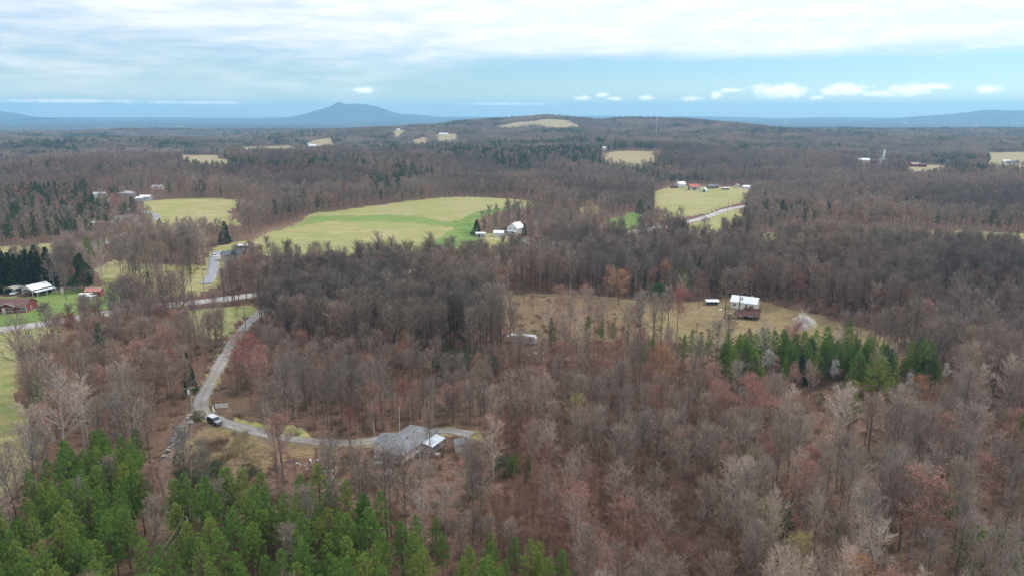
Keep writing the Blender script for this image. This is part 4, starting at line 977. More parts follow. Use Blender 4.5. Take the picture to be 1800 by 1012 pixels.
strew([(345, 775), (420, 775), (410, 820), (330, 830)], 22, ['U'], (.6, 1.0), 'the brushy front yard')
strew([(215, 462), (290, 458), (345, 462), (342, 524), (215, 526)], 46, ['D', 'B', 'V', 'D'], (.82, 1.05), 'the open grove beside the main road')
strew([(310, 815), (450, 830), (500, 850), (420, 880), (310, 880)], 34, ['U', 'U', 'G'], (.5, .95), 'the brush between yard and pines')
strew([(560, 800), (650, 800), (660, 850), (540, 860)], 20, ['U', 'S'], (.5, .7), 'the littered thicket by the grey house')
strew([(100, 560), (200, 545), (240, 540), (200, 552), (110, 566)], 8, ['U'], (.4, .7), 'the lawn edge by the main road')

# ---------------------------------------------------------------- individual trees: of each kind the 300 that show largest
T4 = np.array([(t[0], t[1], KIND[t[2]][t[3]][0] * t[4]) for t in TREES]); TZ = H(T4[:, 0], T4[:, 1])
PX, PYB, DEP = proj(T4[:, 0], T4[:, 1], TZ); _, PYT, _ = proj(T4[:, 0], T4[:, 1], TZ + T4[:, 2])
vis_h = np.clip(np.minimum(PYB, 1012) - PYT, 0, None); vis_h[(PX < -15) | (PX > 1815) | (PYT > 1005)] = 0
LOOK = {'B': 'slender bare tree', 'D': 'dark bare tree', 'V': 'spreading bare tree', 'W': 'pale bare tree', 'S': 'thin bare sapling', 'R': 'red budding tree', 'K': 'pink budding tree',
        'O': 'orange budding tree', 'Y': 'olive budding tree', 'P': 'green pine', 'Q': 'dull green pine', 'C': 'dark cedar', 'G': 'dark evergreen bush', 'U': 'brown brush clump'}
CATS = {'bare_tree': 'tree', 'sapling': 'sapling', 'budding_tree': 'tree', 'pine_tree': 'pine tree', 'cedar_tree': 'cedar', 'evergreen_bush': 'bush', 'brush': 'brush'}
LIMIT = {'bare_tree': 225, 'sapling': 290, 'budding_tree': 240, 'pine_tree': 270, 'cedar_tree': 60, 'evergreen_bush': 80, 'brush': 150}
chosen = np.zeros(len(TREES), bool)
kindname = np.array([NAMES[t[2]] for t in TREES])
for nm, lim in LIMIT.items():
    idx = np.where((kindname == nm) & (vis_h > 6))[0]; idx = idx[np.argsort(-vis_h[idx])][:lim]; chosen[idx] = True
regid = np.array([t[6] for t in TREES]); WHERE = {}
for ri in set(regid[chosen]):      # where in its wood a tree stands, by thirds of what shows of that wood
    k_ = np.where(chosen & (regid == ri))[0]
    qx, qy = np.quantile(PX[k_], [.34, .67]), np.quantile(PYB[k_], [.34, .67])
    for i in k_:
        a = ('upper', 'middle', 'lower')[int(np.searchsorted(qy, PYB[i]))]; b = ('left', 'middle', 'right')[int(np.searchsorted(qx, PX[i]))]
        WHERE[i] = 'at the centre of ' if a == b == 'middle' else 'at %s %s of ' % (a, b) if len(k_) > 4 else 'in '
rest = {}
for ti, (t, z, c, nm) in enumerate(zip(TREES, TZ, chosen, kindname)):
    x, y, k, v, s, r, ri = t; h, tm, cm, jm = KIND[k][v]
    if c:
        hz = s * random.uniform(.94, 1.06); size = 'tall ' if h * s > {'S': 6.6, 'P': 14.6, 'Q': 9, 'U': 1.9, 'K': 10, 'R': 10, 'O': 10}.get(k, 15.5) else 'short '
        lab = size + LOOK[k] + ' ' + WHERE[ti] + REG[ri][4]
        place(nm, tm, cm, (x, y, float(z)), r, hz * random.uniform(.92, 1.1), hz, lab, CATS[nm], lab)
    else: rest.setdefault(nm, []).append((x, y, float(z), r, s, k, v))

# ---------------------------------------------------------------- the rest of the woods: one object of each kind, instanced
def scatter(name, x, y, z, rot, scl, idx, sources):
    """points carrying instanced trees"""
    col = bpy.data.collections.new(name + '_kinds')
    for i, me in enumerate(sources): col.objects.link(bpy.data.objects.new('%s_kind_%02d' % (name, i), me))
    me = bpy.data.meshes.new(name); me.vertices.add(len(x)); me.vertices.foreach_set('co', np.stack([x, y, z], 1).astype(np.float32).ravel())
    for an, ty, va, key in (('rot', 'FLOAT', rot, np.float32), ('scl', 'FLOAT', scl, np.float32), ('idx', 'INT', idx, np.int32)):
        a = me.attributes.new(an, ty, 'POINT'); a.data.foreach_set('value', np.asarray(va, key))
    o = link(name, me); tag(o, kind='stuff')
    ng = bpy.data.node_groups.new(name + '_scatter', 'GeometryNodeTree')
    ng.interface.new_socket('Geometry', in_out='INPUT', socket_type='NodeSocketGeometry'); ng.interface.new_socket('Geometry', in_out='OUTPUT', socket_type='NodeSocketGeometry')
    g = G(ng); gin = g.n('NodeGroupInput'); gout = g.n('NodeGroupOutput')
    ci = g.n('GeometryNodeCollectionInfo', transform_space='ORIGINAL'); ci.inputs[0].default_value = col; ci.inputs[1].default_value = True; ci.inputs[2].default_value = True
    na = lambda n_, t_: g.n('GeometryNodeInputNamedAttribute', {0: n_}, data_type=t_).outputs[0]
    rt = g.n('ShaderNodeCombineXYZ', {2: na('rot', 'FLOAT')}).outputs[0]
    e2r = g.n('FunctionNodeEulerToRotation', {0: rt}).outputs[0]
    ip = g.n('GeometryNodeInstanceOnPoints', {'Points': gin.outputs[0], 'Instance': ci.outputs[0], 'Pick Instance': True, 'Instance Index': na('idx', 'INT'), 'Rotation': e2r, 'Scale': na('scl', 'FLOAT')})
    ng.links.new(ip.outputs[0], gout.inputs[0])
    md = o.modifiers.new('scatter', 'NODES'); md.node_group = ng
    return o
STUFF = {'bare_tree': 'bare_woods', 'sapling': 'sapling_woods', 'budding_tree': 'budding_woods', 'pine_tree': 'pine_woods', 'cedar_tree': 'cedar_woods', 'evergreen_bush': 'evergreen_undergrowth', 'brush': 'undergrowth'}
U_ = [r for r in rest.get('brush', [])]
X, Y = candidates(90, NEAR, 4.2, 43); ok = ~(field_mask(X, Y) | clear_mask(X, Y)) & (road_dist(X, Y) > .8) & (rng.random(len(X)) < .55)
X, Y = X[ok], Y[ok]; Z = H(X, Y)
for x, y, z in zip(X, Y, Z): U_.append((x, y, float(z), random.uniform(0, 6.28), random.uniform(.35, .8), 'U', random.randrange(4)))
rest['brush'] = U_
for nm, L in rest.items():
    keys = sorted({(l[5], l[6]) for l in L}); ki = {k: i for i, k in enumerate(keys)}; A = np.array([l[:5] for l in L])
    scatter(STUFF[nm], A[:, 0], A[:, 1], A[:, 2], A[:, 3], A[:, 4], [ki[(l[5], l[6])] for l in L], [KIND[a][b][3] for a, b in keys])
# middle distance
X, Y = candidates(NEAR, MIDR, 5.9, 43); ok = ~(field_mask(X, Y) | clear_mask(X, Y)) & (road_dist(X, Y) > 2); X, Y = X[ok], Y[ok]
def band(x, y):
    px, py, _ = proj(x, y, H(x, y)); return sstep(px, 250, 420) * (1 - sstep(px, 1000, 1150)) * sstep(py, 250, 264) * (1 - sstep(py, 300, 318))
def kinds_at(X, Y):
    v = vnoise(X, Y, 55, 8) * .6 + vnoise(X, Y, 190, 9) * .4; b = band(X, Y)
    pp = sstep(v, .57 - .17 * b, .66 - .15 * b) * .72 + .035 + .07 * b
    rp = .02 + .18 * sstep(vnoise(X, Y, 70, 12), .6, .76)
    return pp, rp
keep = rng.random(len(X)) < (.62 + .5 * vnoise(X, Y, 40, 4)); X, Y = X[keep], Y[keep]; Z = H(X, Y); pp, rp = kinds_at(X, Y); u = rng.random(len(X))
src = [('b', i) for i in range(4)] + [('r', 0), ('k', 0)] + [('p', 0), ('p', 1), ('q', 0), ('q', 1)]
isp = u < pp; isr = (u > 1 - rp) & ~isp; idx = rng.integers(0, 4, len(X)); idx[isr] = rng.integers(4, 6, isr.sum()); idx[isp] = rng.integers(6, 10, isp.sum())
scl = rng.uniform(.62, 1.02, len(X)) * (.78 + .4 * vnoise(X, Y, 28, 31)); scl[isp] *= .9
for sel, nm, lo in ((~isp & ~isr, 'middle_bare_woods', 0), (isr, 'middle_budding_woods', 4), (isp, 'middle_pine_woods', 6)):
    hi = {0: 4, 4: 6, 6: 10}[lo]
    scatter(nm, X[sel], Y[sel], Z[sel], rng.uniform(0, 6.28, sel.sum()), scl[sel], idx[sel] - lo, [KIND[a][b][3] for a, b in src[lo:hi]])
X, Y = candidates(MIDR, FARR, 13.5, 43); ok = ~field_mask(X, Y); X, Y = X[ok], Y[ok]; Z = H(X, Y); pp, rp = kinds_at(X, Y); isp = rng.random(len(X)) < pp * .8
print('middle and far', len(X))
for sel, nm, ks in ((~isp, 'distant_bare_woods', [('m', 0), ('m', 1), ('m', 2)]), (isp, 'distant_pine_woods', [('n', 0)])):
    scatter(nm, X[sel], Y[sel], Z[sel], rng.uniform(0, 6.28, sel.sum()), rng.uniform(.65, 1.1, sel.sum()) * (.8 + .35 * vnoise(X[sel], Y[sel], 90, 33)), rng.integers(0, len(ks), sel.sum()), [KIND[a][b][3] for a, b in ks])
print('objects', len(COL.objects), {k: len(v) for k, v in rest.items()})

# ---------------------------------------------------------------- buildings
random.seed(21)
WHITE = M('white_siding', (.66, .66, .64), .6, .1, .6); WHITEP = M('white_paint', (.72, .72, .71), .5, .06, 1)
GREYW = M('grey_siding', (.36, .36, .35), .7, .15, .8); TANW = M('tan_siding', (.56, .515, .44), .75, .12, .7, streak=(1, 1, 6)); BEIGE = M('beige_block', (.5, .46, .38), .8, .12, 1)
BRICK = M('red_brick', (.20, .052, .044), .85, .25, 3.0); BROWNR = M('brown_shingle', (.15, .085, .075), .85, .22, 1.2); SHING = M('grey_shingle', (.17, .175, .185), .85, .28, .9)
SLATE = M('slate_shingle', (.095, .115, .15), .8, .2, 1); METALR = M('bare_metal_roof', (.50, .56, .60), .35, .14, .5, .35); WHITER = M('white_metal_roof', (.74, .76, .78), .4, .08, .4)
RUST = M('rusty_roof', (.085, .036, .03), .8, .4, .7); REDR = M('red_metal_roof', (.42, .12, .09), .6, .2, .5); WOODG = M('weathered_board', (.20, .18, .165), .85, .3, 1.2, streak=(5, 5, 1)); DARKV = M('interior_shade', (.012, .012, .012), .9, .2, 1)  # DARKV: near-black colour that stands in for shade inside openings
WOODB = M('brown_board', (.17, .10, .065), .8, .3, 1.5); CONC = M('pale_concrete', (.48, .46, .43), .85, .12, 1); TIN = M('old_tin', (.42, .43, .43), .45, .25, .8, .4); REDW = M('red_board', (.26, .05, .045), .8, .2, 1.5)
BLACK = M('black_paint', (.012, .012, .014), .3, .2, 1, 0, .5); SILVER = M('silver_paint', (.42, .45, .48), .3, .08, 1, .3, .5); CARW = M('white_car_paint', (.72, .74, .76), .28, .05, 1, 0, .5); RUBBER = M('tyre_rubber', (.018, .018, .018), .8, .2, 3)
RIM = M('wheel_rim', (.35, .36, .37), .35, .1, 3, .6); LAMP = M('lamp_lens', (.6, .62, .62), .2, .1, 3, 0, .6); ORANGE = M('orange_paint', (.55, .11, .02), .5, .15, 1); STEEL = M('dull_steel', (.24, .25, .26), .5, .2, 1, .5)
STONE = [M('grey_stone_%s' % n, c, .85, .22, 2.2) for n, c in (('pale', (.32, .305, .295)), ('warm', (.27, .245, .22)), ('mid', (.20, .195, .195)))]
POLE = M('pole_wood', (.33, .29, .25), .85, .2, .8, streak=(4, 4, .6)); POLED = M('pole_wood_dark', (.15, .12, .10), .85, .2, .8); WIRE = M('wire_metal', (.42, .41, .40), .5, .05, 1, .2)
def empty(name, loc, rz=0, label=None, cat=None, group=None):
    o = bpy.data.objects.new(name, None); COL.objects.link(o); o.location = loc; o.rotation_euler = (0, 0, R(rz)); o.empty_display_size = .3
    return tag(o, label, cat, group)
def part(name, mb, mat, parent, smooth=False, label=None):
    o = link(name, mb.mesh(name, mat if isinstance(mat, list) else [mat], smooth), parent)
    if label: o['label'] = label
    return o
def bx(lo, hi): m = MB(); m.box(lo, hi); return m
def prism(m, prof, x0, x1, axis='x', mi=0):
    """closed profile (list of (a, b)) swept along an axis"""
    b = len(m.v); n = len(prof)
    for x in (x0, x1):
        for a, c in prof: m.v.append(Vector((x, a, c)) if axis == 'x' else Vector((a, x, c)))
    m.f.append(tuple(b + i for i in range(n))[::(-1 if axis == 'x' else 1)]); m.f.append(tuple(b + n + i for i in range(n))[::(1 if axis == 'x' else -1)]); m.m += [mi, mi]
    for i in range(n):
        j = (i + 1) % n; f = (b + i, b + j, b + n + j, b + n + i); m.f.append(f if axis == 'x' else f[::-1]); m.m.append(mi)
def gable_roof(L, W, z, rh, over=.35, th=.14, ends=.3):
    m = MB(); k = rh / (W / 2); y = W / 2 + over; zl = z - over * k
    prism(m, [(-y, zl), (0, z + rh), (y, zl), (y, zl + th), (0, z + rh + th), (-y, zl + th)], -L / 2 - ends, L / 2 + ends); return m
def hip_roof(L, W, z, rh, over=.4, th=.15, inset=None):
    m = MB(); x, y = L / 2 + over, W / 2 + over; i = inset if inset is not None else W / 2; zz = z - .05
    m.v += [Vector(p) for p in ((-x, -y, zz), (x, -y, zz), (x, y, zz), (-x, y, zz), (-x, -y, zz + th), (x, -y, zz + th), (x, y, zz + th), (-x, y, zz + th), (-L / 2 + i, 0, z + rh), (L / 2 - i, 0, z + rh))]
    m.f += [(3, 2, 1, 0), (0, 1, 5, 4), (1, 2, 6, 5), (2, 3, 7, 6), (3, 0, 4, 7), (4, 5, 9, 8), (6, 7, 8, 9), (5, 6, 9), (7, 4, 8)]; m.m += [0] * 9; return m
def wall_mesh(L, W, h, rh=0, z0=-1.2):
    m = MB(); l, w = L / 2, W / 2
    if rh > 0: prism(m, [(-w, z0), (w, z0), (w, h), (0, h + rh), (-w, h)], -l, l)
    else: m.box((-l, -w, z0), (l, w, h))
    return m
def opening(root, side, L, W, u, z, w, h, kind='window', frame=None, fill=None):
    """a window or a door on a face, u metres along it from its middle: frame standing proud, pane inside it"""
    frame = frame or WHITEP; fill = fill or glass(); m = MB(); p = MB(); t = .09
    def slab(mm, u0, u1, z0, z1, d0, d1):
        if side == 'f': mm.box((u0, -W / 2 - d1, z0), (u1, -W / 2 - d0, z1))
        elif side == 'b': mm.box((u0, W / 2 + d0, z0), (u1, W / 2 + d1, z1))
        elif side == 'l': mm.box((-L / 2 - d1, u0, z0), (-L / 2 - d0, u1, z1))
        else: mm.box((L / 2 + d0, u0, z0), (L / 2 + d1, u1, z1))
    a, b = u - w / 2, u + w / 2
    slab(m, a - t, a, z - t, z + h + t, -.02, .07); slab(m, b, b + t, z - t, z + h + t, -.02, .07); slab(m, a, b, z + h, z + h + t, -.02, .068); slab(m, a, b, z - t, z, -.02, .09)
    if kind == 'window': slab(m, u - .03, u + .03, z, z + h, -.02, .05)
    o = part(kind, m, frame, root); slab(p, a, b, z, z + h, -.03, .03); part('pane' if kind == 'window' else 'leaf', p, fill, o); return o
def building(name, label, cat, loc, rz, L, W, h, rh, wall, roof, hip=False, wins=(), doors=(), over=.35, group=None, chimney=None, inset=None, door_m=None):
    p = at(*loc) if len(loc) == 2 else Vector(loc); o = empty(name, p, rz, label, cat, group)
    part('wall', wall_mesh(L, W, h, 0 if hip else rh), wall, o)
    r = part('roof', hip_roof(L, W, h, rh, over, inset=inset) if hip else gable_roof(L, W, h + .02, rh, over), roof, o)
    for s, u, z, w, hh in wins: opening(o, s, L, W, u, z, w, hh)
    for s, u, w, hh in doors: opening(o, s, L, W, u, .08, w, hh, 'door', fill=door_m or WHITEP)
    if chimney: x, y, s, z = chimney; part('chimney', bx((x - s / 2, y - s / 2, h - .3), (x + s / 2, y + s / 2, z)), BRICK if wall is not WHITE else CONC, r)
    return o

# --- the grey roofed house in the middle of the picture
AXH = 27.0
pf = at(683, 814); ax = Vector((math.sin(R(AXH)), math.cos(R(AXH)), 0)); LH, WH, HH = 14.2, 7.2, 2.9
c = pf + ax * (LH / 2); c.z = float(H(c.x, c.y)) + .1
house = empty('house', c, 90 - AXH, 'grey shingle roofed house with beige walls and a metal roofed side porch', 'house')
part('wall', wall_mesh(LH, WH, HH, 0, .75), TANW, house)
rf = part('roof', hip_roof(LH, WH, HH, 1.95, .5, .16, 3.4), SHING, house)
for (x, y) in ((2.2, -.9), (-1.5, -1.4)): part('vent', bx((x - .14, y - .14, HH + .9), (x + .14, y + .14, HH + 1.85)), STEEL, rf)
for sx in (-1, 1):   # corner boards
    for sy in (-1, 1): part('corner_board', bx((sx * LH / 2 - .09 + sx * .02, sy * WH / 2 - .09 + sy * .02, .7), (sx * LH / 2 + .09 + sx * .02, sy * WH / 2 + .09 + sy * .02, HH - .06)), WHITEP, house)
for i in range(7):   # piers of the open crawl space
    for y in (-WH / 2 + .3, WH / 2 - .3): part('pier', bx((-LH / 2 + .3 + i * (LH - .6) / 6 - .2, y - .2, -1.2), (-LH / 2 + .3 + i * (LH - .6) / 6 + .2, y + .2, .76)), BEIGE, house)
part('underfloor_shade', bx((-LH / 2 + .5, -WH / 2 + .6, -1.0), (LH / 2 - .5, WH / 2 - .6, .7)), DARKV, house)  # solid near-black block in place of the shade under the floor
for u in (-3.6, -1.0, 4.6): opening(house, 'f', LH, WH, u, 1.6, 1.0, 1.1)
wing = MB(); w0 = WH / 2      # low cross gable on the far left flank
part('side_wing', bx((-3.6, w0 - .02, .75), (1.2, w0 + 2.2, HH - .25)), TANW, house)
m = MB(); prism(m, [(-4.0, HH - .32), (-1.2, HH + 1.0), (1.6, HH - .32), (1.6, HH - .18), (-1.2, HH + 1.15), (-4.0, HH - .18)], w0 - 2.4, w0 + 2.6, 'y'); part('wing_roof', m, SHING, house)
px0, px1, py0 = .6, 6.2, -WH / 2     # porch on the right flank with a sheet metal roof
m = MB(); m.v = [Vector(v) for v in ((px0, py0 - .3, HH - .12), (px1, py0 - .3, HH - .12), (px1, py0 - 3.3, HH - .62), (px0, py0 - 3.3, HH - .62), (px0, py0 - .3, HH - .04), (px1, py0 - .3, HH - .04), (px1, py0 - 3.3, HH - .54), (px0, py0 - 3.3, HH - .54))]
m.f = [(0, 1, 2, 3), (7, 6, 5, 4), (0, 4, 5, 1), (1, 5, 6, 2), (2, 6, 7, 3), (3, 7, 4, 0)]; m.m = [0] * 6
prf = part('porch_roof', m, METALR, house)
for i in range(8):
    x = px0 + .35 + i * .7; s = MB(); s.v = [Vector((x, py0 - .32, HH - .04)), Vector((x + .05, py0 - .32, HH - .04)), Vector((x + .05, py0 - 3.28, HH - .54)), Vector((x, py0 - 3.28, HH - .54)), Vector((x + .025, py0 - .32, HH + .0)), Vector((x + .025, py0 - 3.28, HH - .5))]
    s.f = [(0, 3, 5, 4), (1, 4, 5, 2), (0, 4, 1), (3, 2, 5)]; s.m = [0] * 4; part('roof_seam', s, METALR, prf)
part('porch_floor', bx((px0, py0 - 3.2, .62), (px1, py0 - .03, .78)), WOODG, house)
for x in (px0 + .15, (px0 + px1) / 2, px1 - .15): part('porch_post', bx((x - .08, py0 - 3.15, -1.3), (x + .08, py0 - 2.99, HH - .64)), WOODG, house)
for z in (1.2, 1.62): part('porch_rail', bx((px0 + .24, py0 - 3.12, z), (px1 - .24, py0 - 3.04, z + .09)), WOODG, house); part('porch_rail', bx((px0 + .11, py0 - 2.98, z), (px0 + .19, py0 - .1, z + .09)), WOODG, house)
part('stair_box', bx((px0 + .3, py0 - 4.5, -1.2), (px0 + 1.6, py0 - 3.25, .5)), M('weathered_pink_board', (.34, .27, .25), .8, .15, 1), house)
part('side_porch', bx((-LH / 2 + 1.0, WH / 2 + .02, .1), (-LH / 2 + 2.4, WH / 2 + .9, 2.3)), WHITE, house)
building('shed', 'small tan shed with grey roof among trees right of the grey roofed house', 'shed', (812, 790), 12, 3.4, 2.6, 2.1, .8, TANW, SHING, doors=[('f', .2, .9, 1.8)], door_m=WOODG)
def capsule(L, r, n=14):
    m = MB(); P = []; Rr = []
    for k in range(6): t = k / 5 * math.pi / 2; P.append(Vector((-L / 2 + r - r * math.cos(t), 0, 0))); Rr.append(max(.02, r * math.sin(t)))
    for k in range(6): t = k / 5 * math.pi / 2; P.append(Vector((L / 2 - r + r * math.sin(t), 0, 0))); Rr.append(max(.02, r * math.cos(t)))
    m.tube(P, Rr, n); return m
p = at(665, 820); tk = empty('gas_tank', p, 8, 'white gas tank on legs in front of the grey roofed house', 'gas tank')
t_ = part('tank', capsule(2.1, .36), WHITEP, tk, True); t_.location.z = .95
for x in (-.6, .6): part('leg', bx((x - .06, -.25, -.3), (x + .06, .25, .66)), WHITEP, tk)
m = MB(); m.tube([Vector((0, 0, 1.28)), Vector((0, 0, 1.42))], [.12, .1], 8, cap=True); part('valve_cap', m, STEEL, tk)
p = at(683, 826); ld = empty('ladder', p + Vector((0, 0, .25)), -52, 'white ladder leaning down the slope in front of the grey roofed house', 'ladder')
for y in (-.22, .22): part('rail', bx((-1.6, y - .04, .0), (1.6, y + .04, .1)), WHITEP, ld)
for i in range(9): part('rung', bx((-1.4 + i * .35 - .025, -.19, .02), (-1.4 + i * .35 + .025, .19, .07)), WHITEP, ld)
# heaps, logs and scrap in front of the house
def heap(name, label, cat, px, py, rx, ry, h, mat):
    m = MB(); n, k = 16, 6
    for j in range(k):
        t = j / (k - 1)
        for i in range(n):
            a = 2 * math.pi * i / n; r = math.cos(t * math.pi / 2) * (1 + .14 * math.sin(3 * a + j) + random.uniform(-.06, .06)) + .02
            m.v.append(Vector((rx * r * math.cos(a), ry * r * math.sin(a), -.3 + (h + .3) * t + random.uniform(-.05, .05) * h)))
    for j in range(k - 1):
        for i in range(n): m.f.append((j * n + i, j * n + (i + 1) % n, (j + 1) * n + (i + 1) % n, (j + 1) * n + i)); m.m.append(0)
    m.f.append(tuple((k - 1) * n + i for i in range(n))); m.m.append(0)
    o = part(name, m, mat, None, True); o.location = at(px, py); return tag(o, label, cat)
heap('dirt_pile', 'reddish dirt pile below the small tan shed', 'dirt pile', 816, 812, 1.7, 2.6, 1.3, M('red_clay', (.27, .12, .085), .95, .2, .8))
heap('tarp_heap', 'blue grey tarp covered heap at the left edge of the scrap', 'tarp', 511, 812, .6, .6, .7, M('blue_tarp', (.13, .14, .18), .5, .2, 2))
def log(label, a, b, r):
    A, B = at(*a), at(*b); m = MB(); d = B - A; m.tube([Vector((0, 0, r)), d * .5 + Vector((0, 0, r + .05)), d + Vector((0, 0, r))], [r, r * .85, r * .6], 7, cap=True)
    o = part('fallen_log', m, BARKP, None); o.location = A; tag(o, label, 'log')
log('long fallen log, upper one of two lying side by side in the thicket', (577, 856), (593, 828), .2); log('thinner fallen log, lower one of two lying side by side in the thicket', (560, 872), (574, 858), .16)
log('pale fallen trunk on the slope below the grey roofed house', (676, 832), (716, 852), .2)
m = MB()
for _ in range(150):
    q = Vector((random.gauss(0, 2.4), random.gauss(0, 1.2), random.uniform(0, .9))); d = rv(); d.z *= .25; m.blade(q, d * random.uniform(.8, 2.4), .08)
o = part('branch_pile', m, TWIGP, None); o.location = at(690, 842); tag(o, 'tangled pile of pale cut branches below the grey roofed house', 'branch pile')
SC_ = [(545, 811, 1.1), (552, 812, .5), (558, 809, .6), (566, 805, .8), (586, 812, .9), (575, 823, .8), (570, 829, .9), (578, 828, .7), (584, 828, .8), (565, 835, .6), (567, 838, .5), (580, 836, .4), (598, 837, .5), (599, 852, .6), (608, 856, .5), (556, 862, .7), (620, 827, .5), (500, 832, .4), (522, 815, .8), (527, 818, .5),
       (536, 818, .5), (620, 846, .4), (539, 814, .4), (549, 815, .5), (541, 826, .5), (552, 832, .5), (560, 842, .4), (590, 822, .5)]
for i, (px, py, s) in enumerate(SC_):
    m = MB(); s *= .8
    for k in range(2): q = Vector((random.uniform(-.4, .4) * s, random.uniform(-.4, .4) * s, .12)); a = random.uniform(.2, .5) * s; m.box(tuple(q - Vector((a, a * .7, .15))), tuple(q + Vector((a, a * .6, random.uniform(.1, .45) * s))))
    o = part('scrap', m, M('dirty_white', (.5, .49, .47), .7, .25, 3) if i % 4 else TIN, None); o.location = at(px, py); o.rotation_euler = (random.uniform(-.3, .3), random.uniform(-.3, .3), random.uniform(0, 3))
    if i == 0: tag(o, 'largest white scrap lump lying in the thicket left of the house', 'scrap')
    else: tag(o, 'small white scrap piece strewn in the thicket left of the house' if i % 4 else 'grey tin scrap piece strewn in the thicket left of the house', 'scrap', 'white scrap strewn left of the house' if i % 4 else 'tin scrap strewn left of the house')

# --- stacked stone along the dirt track
slabs = []
for k in range(6):
    m = MB(); a, b, h = random.uniform(.32, .75), random.uniform(.25, .55), random.uniform(.09, .15); pr = [(a * math.cos(t) * random.uniform(.85, 1.1), b * math.sin(t) * random.uniform(.85, 1.1)) for t in np.linspace(0, 2 * math.pi, 8)[:-1]]
    n = len(pr)
    for z in (0, h): m.v += [Vector((x, y, z + random.uniform(-.015, .015))) for x, y in pr]
    m.f = [tuple(range(n))[::-1], tuple(range(n, 2 * n))] + [(i, (i + 1) % n, n + (i + 1) % n, n + i) for i in range(n)]; m.m = [0] * len(m.f); slabs.append((m.mesh('stone_slab', [STONE[k % 3]]), h))
PIL = [(339, 732), (334, 736), (331, 742), (328, 748), (326, 753), (322, 758), (318, 763), (313, 768), (310, 772), (307, 777), (304, 783), (301, 789), (297, 795), (328, 765), (316, 782), (336, 746), (290, 806)]
WORDS = ['at the bush end of the long stone row', 'second in the stone row from the round bush', 'third in the stone row from the round bush', 'fourth in the stone row from the round bush', 'fifth in the stone row from the round bush', 'sixth in the stone row from the round bush', 'seventh in the stone row from the round bush',
         'eighth in the stone row from the round bush', 'ninth in the stone row from the round bush', 'tenth in the stone row from the round bush', 'eleventh in the stone row from the round bush', 'next to last in the stone row along the track', 'last in the stone row toward the pines',
         'set apart on the grass beside the row middle', 'set apart on the grass near the low row end', 'small one on the grass side near the round bush', 'lone one beyond the low end of the stone row']
for (px, py), wd in zip(PIL, WORDS):
    o = empty('stone_stack', at(px, py), random.uniform(40, 80), 'grey flat stone stack ' + wd, 'stone stack', 'stacks of flat stone along the dirt track')
    part('pallet', bx((-.75, -.55, -.2), (.75, .55, .12)), WOODG, o); z = .125
    for k in range(random.randint(7, 12)):
        me, h = random.choice(slabs); s = link('stone_slab', me, o); s.location = (random.uniform(-.4, .4), random.uniform(-.3, .3), z); s.rotation_euler = (random.uniform(-.06, .06), random.uniform(-.06, .06), random.uniform(0, 6)); z += h * random.choice((.5, 1, 1)) + .01
# --- clipped bush, white gates, pole
def bush(px, py, wpx, label, code='E', v=2, name='round_bush'):
    p = at(px, py); d = (p - Vector((0, 0, CAMZ))).length; kk = KIND[code][v]; s = wpx * d / FPX / (2 * {0: 3.0, 1: 1.8, 2: 1.3}[v]); place(name, kk[1], kk[2], p, random.uniform(0, 6), s, s, label, 'bush')
bush(348, 738, 21, 'round clipped bush between the utility pole and the stone row')
def gate(px, py, rz, L, label):
    o = empty('gate', at(px, py), rz, label, 'gate')
    for x in (-L / 2, 0, L / 2): part('post', bx((x - .07, -.07, -.3), (x + .07, .07, 1.35)), WHITEP, o)
    for z in (.2, .52, .84, 1.16): part('rail', bx((-L / 2, -.125, z), (L / 2, -.075, z + .15)), WHITEP, o)
gate(376, 724, -62, 2.9, 'short white board gate end-on beside the driveway'); gate(390, 717, 12, 3.0, 'long white board gate standing back at the wood edge')
m = MB()
for _ in range(26): q = Vector((random.gauss(0, .8), random.gauss(0, .5), random.uniform(0, .4))); d = rv(); d.z *= .3; m.blade(q, d * random.uniform(.5, 1.4), .12)
o = part('branch_pile', m, TWIGP, None); o.location = at(402, 722); tag(o, 'small pile of broken boards and branches beside the white gate', 'branch pile')

# ---------------------------------------------------------------- vehicles
def wheel(root, x, y, r, w=.22):
    m = MB(); m.tube([Vector((x, y - w / 2, r)), Vector((x, y - w * .4, r)), Vector((x, y + w * .4, r)), Vector((x, y + w / 2, r))], [r * .86, r, r, r * .86], 14)
    o = part('wheel', m, RUBBER, root); s = 1 if y > 0 else -1; k = MB(); k.tube([Vector((x, y - w * .46, r)), Vector((x, y + w * .46, r))], [r * .6, r * .6], 12, cap=True)
    n = 12; k.f.append(tuple(range(n))[::-1]); k.m.append(0); part('rim', k, RIM, o)
def loft(prof_lo, prof_hi, y0, y1):
    """side outline at half-width y0 (lower) narrowing to y1 at the top"""
    m = MB(); n = len(prof_lo); zs = [p[1] for p in prof_lo]; z0, z1 = min(zs), max(zs)
    for s in (-1, 1):
        for x, z in prof_lo: t = (z - z0) / (z1 - z0 + 1e-6); m.v.append(Vector((x, s * (y0 + (y1 - y0) * t), z)))
    m.f.append(tuple(range(n))); m.f.append(tuple(range(n, 2 * n))[::-1])
    for i in range(n): j = (i + 1) % n; m.f.append((i, n + i, n + j, j))
    m.m = [0] * len(m.f); return m
